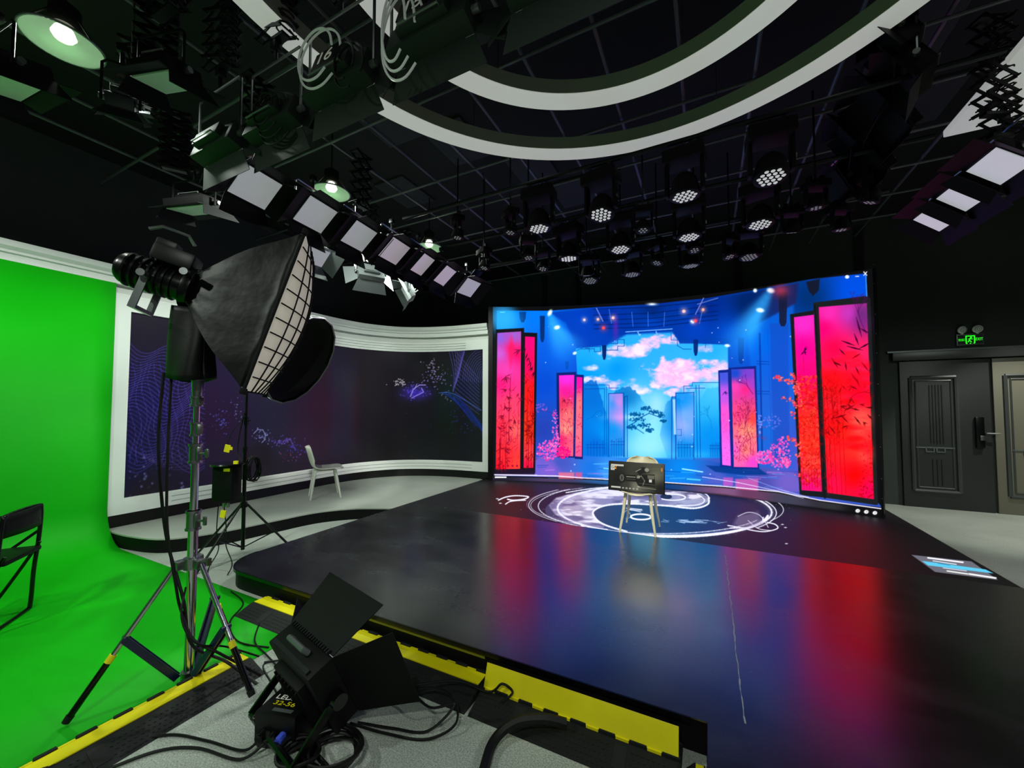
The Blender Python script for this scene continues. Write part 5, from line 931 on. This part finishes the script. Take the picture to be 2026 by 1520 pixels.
# ================================================================= CABLE RAMPS
def ramp(label, L, loc, rz, lid_open=False, group=None, lid0=0., lid1=1., wide=.2):
    """length along local x, sloping side towards local -y"""
    t = thing('cable_ramp', label, 'ramp', loc, rz, group)
    m = MB(); pf_ = [(0, .0), (.13, .048), (.15, .05), (.152, .03), (.235, .03), (.237, .05), (.25, .05), (.275, .012), (.275, 0)]
    k_ = len(pf_); vs = [(x, y, z) for x in (0, L) for y, z in pf_]; m.add(vs, [(i, (i + 1) % k_, k_ + (i + 1) % k_, k_ + i) for i in range(k_)] + [tuple(range(k_))[::-1], tuple(range(k_, 2 * k_))]); body_ = m
    m = MB(); a = math.atan2(.048, .13)
    for i in range(int(L / .022)):
        for j in range(5):
            x = .015 + i * .022 + (j % 2) * .011
            if x < L - .01 and not any(abs(x - L * q) < .04 for q in (.25, .75)): y = .02 + j * .022; m.box((x, y, y * math.tan(a) + .0006), (.008, .008, .002), M=None)
    m.build('grip_studs', 'rubber_slot', t)
    for q in (.25, .75): m = MB(); m.slab((L * q - .028, .03, .0118), (L * q + .028, .03, .0118), (L * q + .028, .12, .0452), (L * q - .028, .12, .0452), .0012); m.build('moulded_slot', 'rubber_slot', t)
    m = MB(); n = 7; x0, x1 = L * lid0 + .01, L * lid1 - .01
    if lid_open: m.slab((x0, .148, .055), (x1, .148, .055), (x1, .150 + .035, .055 + .108), (x0, .150 + .035, .055 + .108), .004)
    else: m.slab((x0, .150, .0505), (x1, .150, .0505), (x1, .238, .0505), (x0, .238, .0505), .005)
    for i in range(n):
        xa = x0 + (x1 - x0) * (i + .08) / n; xb = x0 + (x1 - x0) * (i + .5) / n
        if lid_open: m.box(((xa + xb) / 2, .146, .055), (xb - xa, .016, .012))
        else: m.box(((xa + xb) / 2, .243, .053), (xb - xa, .014, .005))
    m.build('yellow_lid', 'yellow_lid', t)
    m = MB()
    for i in range(n):
        xa = x0 + (x1 - x0) * (i + .52) / n; xb = x0 + (x1 - x0) * (i + 1.06) / n; body_.box(((xa + xb) / 2, .15 if lid_open else .246, .052), (xb - xa, .02, .022), bev=.003)
    body_.build('rubber_body', 'rubber', t); return t
ramp('black cable ramp with its tall yellow lid standing open against the stage', .98, (-1.11, 1.712, 0), 0, True)
ramp('black cable ramp with closed yellow lid behind the floor light, middle of the stage row', 1.0, (-2.13, 1.712, 0), 0)
ramp('black cable ramp at the left end of the stage row, closed yellow lid', 1.02, (-3.17, 1.712, 0), 0)
ramp('black cable ramp with yellow lid at the right front corner of the stage', .75, (-.125, 1.88, 0), -PI / 2, False).scale = (1, .34, 1)
for i, y in enumerate((-.35, .55)):
    ramp(['black cable ramp along the green floor, lower end leaving the picture', 'black cable ramp along the green floor beside the chrome stand'][i], .9, (-2.335, y, 0), PI / 2)
# ================================================================= CEILING RIG
HP = 4.3
def pipe(a, b, r, label, group, pm='pipe_grey'): m = MB(); m.cyl((a[0] - a[0], a[1] - a[1], 0), (b[0] - a[0], b[1] - a[1], b[2] - a[2]), r, n=8); o = m.build('rig_pipe', pm); o.location = a; return tag(o, label, 'pipe', group)
for x in (-5.6, -5.0, -4.45, -3.45, -2.9, -2.35, -1.8, -1.25, -.69, -.15, .39, 1.0, 1.55, 2.15, 2.8, 3.5): pipe((x, -1.5, HP), (x, 8.0, HP), .016, 'slim grey ceiling pipe running from the viewer toward the display wall', 'pipes toward the display wall')
for y in (1.9, 2.65, 3.7, 4.4, 5.1, 5.8, 6.5, 7.2): pipe((-6.5, y, HP - .04), (5.0, y, HP - .04), .014, 'slim grey ceiling pipe running across the studio', 'pipes across the studio')
# ---- two hanging white rings
def ring(name, cx, cy, R, w, z, h, label):
    t = thing(name, label, 'ring light', (cx, cy, z)); n = 128
    m = MB(); vs = []
    for k in range(n):
        a = 2 * PI * k / n; c, s = math.cos(a), math.sin(a)
        for r, zz in ((R, 0.004), (R, h), (R - w, h), (R - w, 0.004)): vs.append((r * c, r * s, zz))
    m.add(vs, [(k * 4 + j, k * 4 + (j + 1) % 4, ((k + 1) % n) * 4 + (j + 1) % 4, ((k + 1) % n) * 4 + j) for k in range(n) for j in range(4)], True); m.build('ring_body', 'ring_side', t)
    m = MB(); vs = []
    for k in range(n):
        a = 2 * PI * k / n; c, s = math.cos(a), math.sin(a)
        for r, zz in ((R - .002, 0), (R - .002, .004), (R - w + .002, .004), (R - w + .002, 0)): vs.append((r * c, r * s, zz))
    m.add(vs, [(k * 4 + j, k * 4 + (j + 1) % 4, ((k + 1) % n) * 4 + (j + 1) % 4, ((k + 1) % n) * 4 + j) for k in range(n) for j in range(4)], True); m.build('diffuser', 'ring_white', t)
    for k in range(6): a = 2 * PI * (k + .3) / 6; m = MB(); m.cyl(((R - w / 2) * math.cos(a), (R - w / 2) * math.sin(a), h), ((R - w / 2) * math.cos(a), (R - w / 2) * math.sin(a), HC - z), .003, n=5); m.build('hanging_wire', 'steel', t)
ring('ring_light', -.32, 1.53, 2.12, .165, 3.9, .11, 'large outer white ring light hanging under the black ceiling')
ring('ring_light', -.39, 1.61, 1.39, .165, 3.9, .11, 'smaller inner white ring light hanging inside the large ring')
# ---- bell lamps
LAMPS = []
def make_bell(label, loc):
    t = thing('bell_lamp', label, 'lamp', loc)
    m = MB(); m.lathe([(.001, -.028), (.08, -.024), (.15, -.012), (.185, .004), (.19, .012), (.15, .0), (.08, -.012), (.001, -.016)], 40); m.build('glass_dish', 'lamp_glass', t)
    m = MB(); m.tube([(.19 * math.cos(a), .19 * math.sin(a), .01) for a in np.linspace(0, 2 * PI, 40, endpoint=False)], .007, 6, True); m.build('rim', 'grey_metal', t)
    m = MB(); m.lathe([(.001, .03), (.045, .035), (.06, .06), (.045, .10), (.03, .12), (.001, .125)], 20); m.build('bulb', 'bulb', t)
    m = MB(); m.lathe([(.001, .12), (.055, .12), (.075, .15), (.075, .24), (.04, .27), (.001, .275)], 20)
    for k in range(3): a = 2 * PI * k / 3 + .5; m.cyl((.185 * math.cos(a), .185 * math.sin(a), .01), (.06 * math.cos(a), .06 * math.sin(a), .2), .005, n=6)
    m.build('housing', 'rig_black', t)
    m = MB(); m.cyl((0, 0, .27), (0, 0, HC - loc[2]), .007, n=8); m.build('hanging_rod', 'rig_black', t)
    return t
bell = make_bell('bell lamp glowing large in the upper left corner above the green wall', (-3.69, .88, 3.9))
LABS = ['glowing bell lamp behind the large softbox, next one along the left ceiling', 'small glowing bell lamp farthest along the left ceiling, above the panel light row']
spots = [(-3.69, .88)]
for (x, y), lb in zip([(-3.66, 2.87), (-3.65, 4.54)], LABS): dup(bell, (x, y, 3.9), label=lb); spots.append((x, y))
hid = [(-3.69, -1.2), (0.1, -1.4), (3.2, -1.0), (3.9, 3.0), (4.3, 7.2), (-5.6, -.4)]  # unseen bell lamps added to light the room from out of view
for x, y in hid: dup(bell, (x, y, 3.9), label='bell lamp hanging outside the picture', group='bell lamps outside the picture'); spots.append((x, y))
POW = {(-3.69, .88): 190, (-3.66, 2.87): 190, (-3.65, 4.54): 230, (-3.69, -1.2): 240, (.1, -1.4): 260, (3.2, -1.0): 70, (3.9, 3.0): 330, (4.3, 7.2): 0, (-5.6, -.4): 60}
for x, y in spots:
    l = bpy.data.lights.new('bell_lamp_light', 'SPOT'); l.energy = POW[(x, y)]; l.spot_size = math.radians(165); l.spot_blend = .35; l.shadow_soft_size = .06; l.color = (.90, 1., .90)
    o = bpy.data.objects.new('bell_lamp_light', l); o.location = (x, y, 3.86); COL.objects.link(o)
def beam(name, loc, aim, power, size, blend=.6, rad=.12, col=(1, .98, .94)):
    l = bpy.data.lights.new(name, 'SPOT'); l.energy = power; l.spot_size = math.radians(size); l.spot_blend = blend; l.shadow_soft_size = rad; l.color = col
    o = bpy.data.objects.new(name, l); o.location = loc; o.rotation_euler = (Vector(aim) - Vector(loc)).to_track_quat('-Z', 'Y').to_euler(); COL.objects.link(o)
beam('bell_lamp_light', (4.3, 7.2, 3.86), (3.7, 7.75, 0), 420, 62, .5, .05, (1, 1, .9))
# two spots added beside the near row to brighten the two chairs
beam('panel_lamp_light', (-1.14, 1.75, 3.2), (-.72, 4.75, .5), 420, 22, .8, .12, (1, .96, .82)); beam('panel_lamp_light', (-2.92, 1.75, 3.2), (-5.4, 4.25, .6), 900, 30, .8)
# ---- panel lights
def panel_light(label, loc, rz, tilt, w=.36, h=.27, d=.08, doors=(.9, .9, .9, .9), num=None, body='matte_black', face='diffuser', dl=.2, hang=None, inner=None, plate=None, top=.26, ym='steel'):
    t = thing('panel_light', label, 'stage light', loc, rz); M = rotm('X', -tilt)
    panel_head(t, M, w, h, d, doors, body, face, dl=dl, inner=inner)
    m = MB(); yw_ = w / 2 + .02
    m.tube([(-yw_, -d / 2, 0), (-yw_, -d / 2, top - .02), (-yw_ + .02, -d / 2, top), (yw_ - .02, -d / 2, top), (yw_, -d / 2, top - .02), (yw_, -d / 2, 0)], .008, 6); m.build('yoke', ym, t)
    m = MB(); m.cyl((0, -d / 2, top), (0, -d / 2, top + .09), .012, n=8); m.box((0, -d / 2, top + .1), (.05, .05, .05), bev=.006); m.build('clamp', 'dark_metal', t)
    m = MB(M)
    for s in (-1, 1): m.cyl((s * w / 2, -d / 2, 0), (s * (w / 2 + .035), -d / 2, 0), .018, n=10)
    m.tube([(-w * .25, -d - .01, -h * .25), (-w * .25, -d - .05, -h * .25), (w * .25, -d - .05, -h * .25), (w * .25, -d - .01, -h * .25)], .005, 6); m.build('handle', 'grey_metal', t)
    if num:
        m = MB(M); m.box((-w * .2, -d - .02, h / 2 + .06), (.18, .006, .13), bev=.002); p = m.build('number_plate', 'matte_black' if plate is None else plate, t); text(num, .135, 'number_white', M @ T(-w * .2, -d - .026, h / 2 + .06) @ rotm('X', PI / 2), p, extrude=.0008)
    return t
def pantograph(label, x, y, z0, w, rz=0., n=6, group='black scissor hangers of the rig', z1=None, m_='rig_black'):
    z1 = z1 or HP - .03; t = thing('scissor_hanger', label, 'hanger', (x, y, z0), rz, group); H = z1 - z0; m = MB()
    for i in range(n):
        a, b = H * i / n, H * (i + 1) / n
        for s in (-1, 1):
            for yy in (-.05, .05): m.bar((-s * w / 2, yy, a), (s * w / 2, yy + .008 * s, b), .005, .024)
    for i in range(n + 1):
        for s in (-1, 1): m.cyl((s * w / 2, -.065, H * i / n), (s * w / 2, .065, H * i / n), .006, n=6)
    m.build('scissor_bars', m_, t); m = MB(); m.box((0, 0, -.012), (w * .8, .05, .02)); m.build('lower_plate', 'dark_metal', t); m = MB(); m.box((0, 0, H), (w, .08, .02)); m.build('upper_plate', 'dark_metal', t)
    m = MB(); k = 90; m.tube([(w * .35 + .045 * math.cos(i * .75), .05 * math.sin(i * .75), H * i / k) for i in range(k + 1)], .006, 6); m.build('spring_cable', 'cable_black', t); return t
# row above the green floor: lamps seen from behind, running along x at y = 1.48
RL = [(-.50, 1.47, None, 'black panel light at right end of the near row, beside light 15'), (-1.14, 1.47, '15', 'panel light marked 15 at the top, inner ring light right behind it'), (-1.76, 1.47, '16', 'panel light marked 16 with a pale cable looping down its left side'), (-2.38, 1.50, None, 'black panel light left of light 16, third in the near row'), (-2.92, 1.46, None, 'black panel light at the left end of the near row')]
mat('body_green', (40, 48, 44), .6, spec=.2)  # black bodies tinted for green light bounced up from the floor
for x, y, nm, lb in RL:
    panel_light(lb, (x, y, 3.31), 0, .30, w=.46, h=.15, d=.1, doors=(1.3, .45, .35, .35), num=nm, body='body_green', dl=.14, top=.4)
    pantograph('steel scissor hanger over the near row of panel lights', x, y - .05, 3.86, .24, rz=0, n=5, group='scissor hangers over the near row', m_='dark_metal')
# long row on the left, facing the stage
r2 = [(-3.3, 1.87, 'diffuser'), (-3.27, 2.40, 'diffuser'), (-3.27, 2.91, 'diffuser'), (-3.22, 3.38, 'diffuser_pink'), (-3.2, 3.82, 'diffuser_pink'), (-3.2, 4.3, 'diffuser_pink'), (-3.2, 4.93, 'diffuser')]
names = ['nearest', 'second', 'third', 'fourth', 'fifth', 'sixth', 'farthest']
for (x, y, fm), nm in zip(r2, names):
    panel_light('panel light with pale lit face, %s in the long left row' % nm, (x, y, 3.36), -PI / 2 + (.12 if y < 4.5 else -.1), .85, w=.34, h=.30, face=fm, doors=(.9, .95, .5, .5), dl=.17, inner='matte_black', num='28' if nm == 'farthest' else None)
pantograph('black scissor hanger above the nearest light of the long left row', -3.3, 1.87, 3.72, .2, PI / 2, 5); pantograph('black scissor hanger above the third light of the long left row', -3.3, 2.95, 3.72, .2, PI / 2, 5)
# right row
mat('diffuser_right', (228, 228, 234), .5, emit=(205, 205, 215), es=.55)  # right row faces get a stronger added glow
for i, (x, y) in enumerate([(1.98, 4.2), (1.98, 4.66), (1.98, 5.1)]):
    panel_light(['nearest', 'middle', 'farthest'][i] + ' bright faced panel light of the right hand row', (x, y, 3.36), PI / 2 + .08, .9, w=.33, h=.27, face='diffuser_right', doors=(.3, .45, .5, .5), dl=.15)
# lights at far left seen from behind or side
r3 = [(-4.09, 2.99, 3.33, -PI / 2, .8, '31', 'panel light 31 hanging behind the softbox top corner'), (-4.03, 3.78, 3.33, -PI / 2 - .5, .6, '32', 'pale backed panel light 32 with looped cables below the long row'), (-4.09, 4.55, 3.3, 2.4, .5, None, 'panel light with looped cable hanging near the cornice, right of light 32')]
for x, y, z, rz, tl_, nm, lb in r3: panel_light(lb, (x, y, z), rz + PI if nm == '32' else rz, tl_, w=.34, h=.24, body='grey_metal', num=nm, doors=(1.1, 1.1, .5, .5), dl=.16)
pantograph('black scissor hanger above panel light 32', -4.03, 3.78, 3.65, .16, 0, 5); pantograph('black scissor hanger above the light right of light 32', -4.09, 4.55, 3.62, .16, 0, 5)
r4 = [(-4.24, 1.89, 3.4, .3, 1.35, '34', 'panel light 34 with green lit face left of the softbox'), (-2.86, 1.10, 3.5, .3, 1.3, '36', 'panel light 36 with green lit face below the large bell lamp'), (-3.72, .66, 3.5, .1, 1.35, '39', 'panel light 39 at the left picture edge')]
mat('reflect_white', (214, 222, 214), .5)
for x, y, z, rz, tl_, nm, lb in r4: panel_light(lb, (x, y, z), rz, tl_, w=.42 if nm != '36' else .28, h=.28 if nm != '36' else .22, face='reflect_white', num=nm, doors=(.2, .2, 1.2, 1.2), dl=.1, ym='rig_black', body='rig_black')
panel_light('small grey panel light under the large bell lamp', (-3.3, 1.05, 3.45), 1.0, 1.0, w=.14, h=.1, face='rubber', doors=(.6, .6, 1., 1.), dl=.08, body='dark_metal', ym='rig_black')
for (x, y) in ((-3.75, 1.28), (-4.35, 1.75), (-3.3, 1.2), (-2.65, 1.0), (-2.2, .95)): pantograph('black scissor hanger in the cluttered upper left rig', x, y, 3.75, .22, rnd(0, 1.5), 7, 'scissor hangers of the upper left rig')
tag(MB().box((-4.9, .62, 4.42), (.9, .1, .05), bev=.005).build('strip_light', 'reflect_white'), 'long pale strip fixture at the left picture edge', 'strip light'); tag(MB().box((-3.2, .15, 4.4), (.8, .07, .05), bev=.005).build('strip_light', 'reflect_white'), 'long pale strip fixture at the top edge right of the large bell lamp', 'strip light')
# cable loops round the near row
def loopc(c, rx, rz_, label, r=.006, m='cable_grey', n=2, ph=0.):
    mb = MB()
    for j in range(n): mb.tube(spline([(c[0] + (rx + j * .03) * math.cos(a), c[1] + j * .03, c[2] + (rz_ + j * .02) * math.sin(a)) for a in np.linspace(ph, ph + 5.4, 12)], 4), r, 6)
    tag(mb.build('looped_cable', m), label, 'cable')
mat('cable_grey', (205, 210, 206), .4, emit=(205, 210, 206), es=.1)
def pixY(px, py, Y): d = FW + RT * (px - CX) / F + UP * (CY - py) / F; q = CAM + d * Y / d[1]; return tuple(round(float(c), 3) for c in q)
loopc(pixY(622, 108, 1.3), .13, .13, 'pale looped cable hanging left of light 16'); loopc(pixY(778, 50, 1.3), .07, .17, 'pale looped cable hanging in front of number 15', n=3)
loopc(pixY(520, 215, 1.35), .09, .09, 'dark cable coil above the third light of the near row', m='cable_black', n=4); loopc(pixY(680, 120, 1.3), .07, .09, 'black cable arch over light 16', m='cable_black', n=2, ph=-.6); loopc((-4.1, 3.66, 3.47), .09, .12, 'pale cable loop around panel light 32', n=3); loopc((-4.0, 4.6, 3.45), .08, .12, 'pale cable loop beside the light near the cornice', n=2)
# ---- moving heads with clustered lenses
def moving_head(label, loc, rz=0., nl=19, R=.1, lensm='lens', group=None, tilt=0.):
    t = thing('moving_head', label, 'stage light', loc, rz, group); k = R / .1
    M = rotm('X', tilt); m = MB(M); m.lathe([(.001, .17 * k), (.05 * k, .17 * k), (.085 * k, .13 * k), (.105 * k, .05 * k), (.112 * k, 0), (.104 * k, -.004)], 28); m.add([(0, 0, -.002)], []); m.lathe([(.001, -.001), (.104 * k, -.001), (.104 * k, -.0005), (.001, -.0005)], 28); m.build('head', 'rig_black', t)
    m = MB(M); sp_ = .038 * k if nl == 19 else .05 * k
    q = [(0, 0)] + [(sp_ * math.cos(a), sp_ * math.sin(a)) for a in np.arange(6) * PI / 3] + ([(2 * sp_ * math.cos(a) * (1 if i % 2 == 0 else .88), 2 * sp_ * math.sin(a) * (1 if i % 2 == 0 else .88)) for i, a in enumerate(np.arange(12) * PI / 6)] if nl == 19 else [])
    for x, y in q: m.lathe([(.001, -.012 * k), (.009 * k, -.010 * k), (.0155 * k, -.003 * k), (.0165 * k, .0)] if nl == 19 else [(.001, -.012 * k), (.014 * k, -.010 * k), (.021 * k, -.003 * k), (.0225 * k, .0)], 10, T(x, y, 0))
    m.build('lens_cluster', lensm, t)
    for s in (-1, 1): m = MB(); m.box((s * .13 * k, 0, .14 * k), (.03 * k, .07 * k, .24 * k), bev=.01 * k); m.build('yoke_arm', 'rig_black', t)
    m = MB(); m.box((0, 0, .31 * k), (.30 * k, .2 * k, .1 * k), bev=.015 * k); m.build('base', 'rig_black', t)
    m = MB(); m.box((-.08 * k, 0, .39 * k), (.03, .04, .06)); m.box((.08 * k, 0, .39 * k), (.03, .04, .06)); m.cyl((0, 0, .36 * k), (0, 0, (3.64 if nl == 19 else HP - .02) - loc[2]), .008, n=8); m.build('clamp', 'dark_metal', t)
    m = MB(); m.cyl((.13 * k, 0, .12 * k), (.155 * k, 0, .12 * k), .02 * k, n=8); m.build('arm_cap', 'steel', t); return t
for y in (3.28, 4.1, 4.95): pipe((-3.0, y, 3.65), (1.6, y, 3.65), .02, 'thicker black pipe carrying a row of wash lights', 'pipes carrying the wash lights', 'dark_metal')
rows = [(3.28, 'front'), (4.1, 'middle'), (4.95, 'rear')]; cols = [(-1.36, 'left end'), (-.8, 'second from left'), (-.15, 'third from left'), (.45, 'right end')]
for y, rn in rows:
    for x, cn in cols:
        moving_head('moving head wash light at the %s of the %s row above the stage' % (cn, rn), (x + rnd(-.02, .02), y, 3.2), rnd(-.3, .3), 19, .1 if rn != 'rear' else .09, 'lens' if rn != 'rear' else 'lens_dim', tilt=rnd(-.25, .1))
def pix(px, py, z): d = FW + RT * (px - CX) / F + UP * (CY - py) / F; q = CAM + d * (z - CH) / d[2]; return (float(q[0]), float(q[1]), z)
small = [(1046, 510, 3.15), (1073, 532, 3.15), (1228, 515, 3.2), (1375, 495, 3.2), (1566, 460, 3.2), (1272, 456, 3.25), (1615, 411, 3.25), (1160, 545, 3.1), (1443, 508, 3.15), (958, 530, 3.2), (1720, 400, 3.3), (1664, 455, 3.2), (1010, 460, 3.3), (905, 470, 3.4), (1300, 520, 3.15)]
wh_ = ['left of the front row', 'below the left end wash light', 'below the second middle wash light', 'below the third middle wash light', 'above the right part of the display wall', 'between second and third wash lights', 'right of the front row', 'lowest above the display wall left half', 'lowest above the display wall right half', 'left of all wash lights', 'far right in the dark rig', 'right of the middle row', 'upper left of the wash lights', 'near the far end of the long left row', 'hanging low at the centre']
for (px, py, z), w2 in zip(small, wh_): moving_head('small seven lens par light %s' % w2, tuple(round(c, 2) for c in pix(px, py, z)), rnd(-1, 1), 7, .062, 'lens_dim', tilt=rnd(-.4, .4))
# dark boxy lights in the right half of the rig
for i, (px, py, z) in enumerate([(1765, 90, 3.9), (1720, 200, 3.8), (1680, 270, 3.8), (1790, 150, 3.7), (1760, 250, 3.7), (1720, 330, 3.6), (1650, 370, 3.6)]):
    panel_light('unlit dark panel light, right half of the rig, %s' % ['closest to the viewer', 'second closest', 'beside the ring light edge', 'near the scissor hangers', 'amid the group', 'near the right wash light', 'lowest and farthest'][i], tuple(round(c, 2) for c in pix(px, py, z)), PI / 2 + rnd(-.3, .3), .5, w=.28, h=.24, face='rubber', doors=(1., 1., .6, .6), dl=.12)
for i, (px, py) in enumerate([(1965, 140), (1975, 190)]): q = pix(px, py, 3.9); pantograph('black scissor hanger in the dark right half of the rig', round(q[0], 2), round(q[1], 2), 3.6, .2, .4, 6, 'scissor hangers of the right rig')
# white ceiling panel at the right picture edge with dark round speaker
wp = thing('ceiling_panel', 'pale ceiling panel with dark round hole at the upper right picture edge', 'panel', (2.42, 4.08, 3.93))
MB().box((.0, .0, 0), (1.1, 1.15, .06), bev=.01).build('board', 'ring_white', wp); m = MB(); m.cyl((-.02, .05, -.032), (-.02, .05, -.06), .17, n=32); m.build('round_speaker', 'matte_black', wp)  # board brightened by the same added glow as the rings
tg = thing('number_tag', 'small round tag numbered 21 hanging left of the wash lights', 'tag', tuple(round(c, 2) for c in pix(955, 506, 3.3)), YAW); m = MB(); m.cyl((0, .004, 0), (0, -.004, 0), .05, n=20); m.cyl((0, 0, .04), (0, 0, .99), .003, n=5); m.build('disc', 'matte_black', tg); text('21', .055, 'number_white', T(0, -.006, 0) @ FR, tg, extrude=.0005)
# dark world
wd = bpy.data.worlds.new('dark'); SC.world = wd; wd.use_nodes = True; wd.node_tree.nodes['Background'].inputs['Color'].default_value = (0, 0, 0, 1)
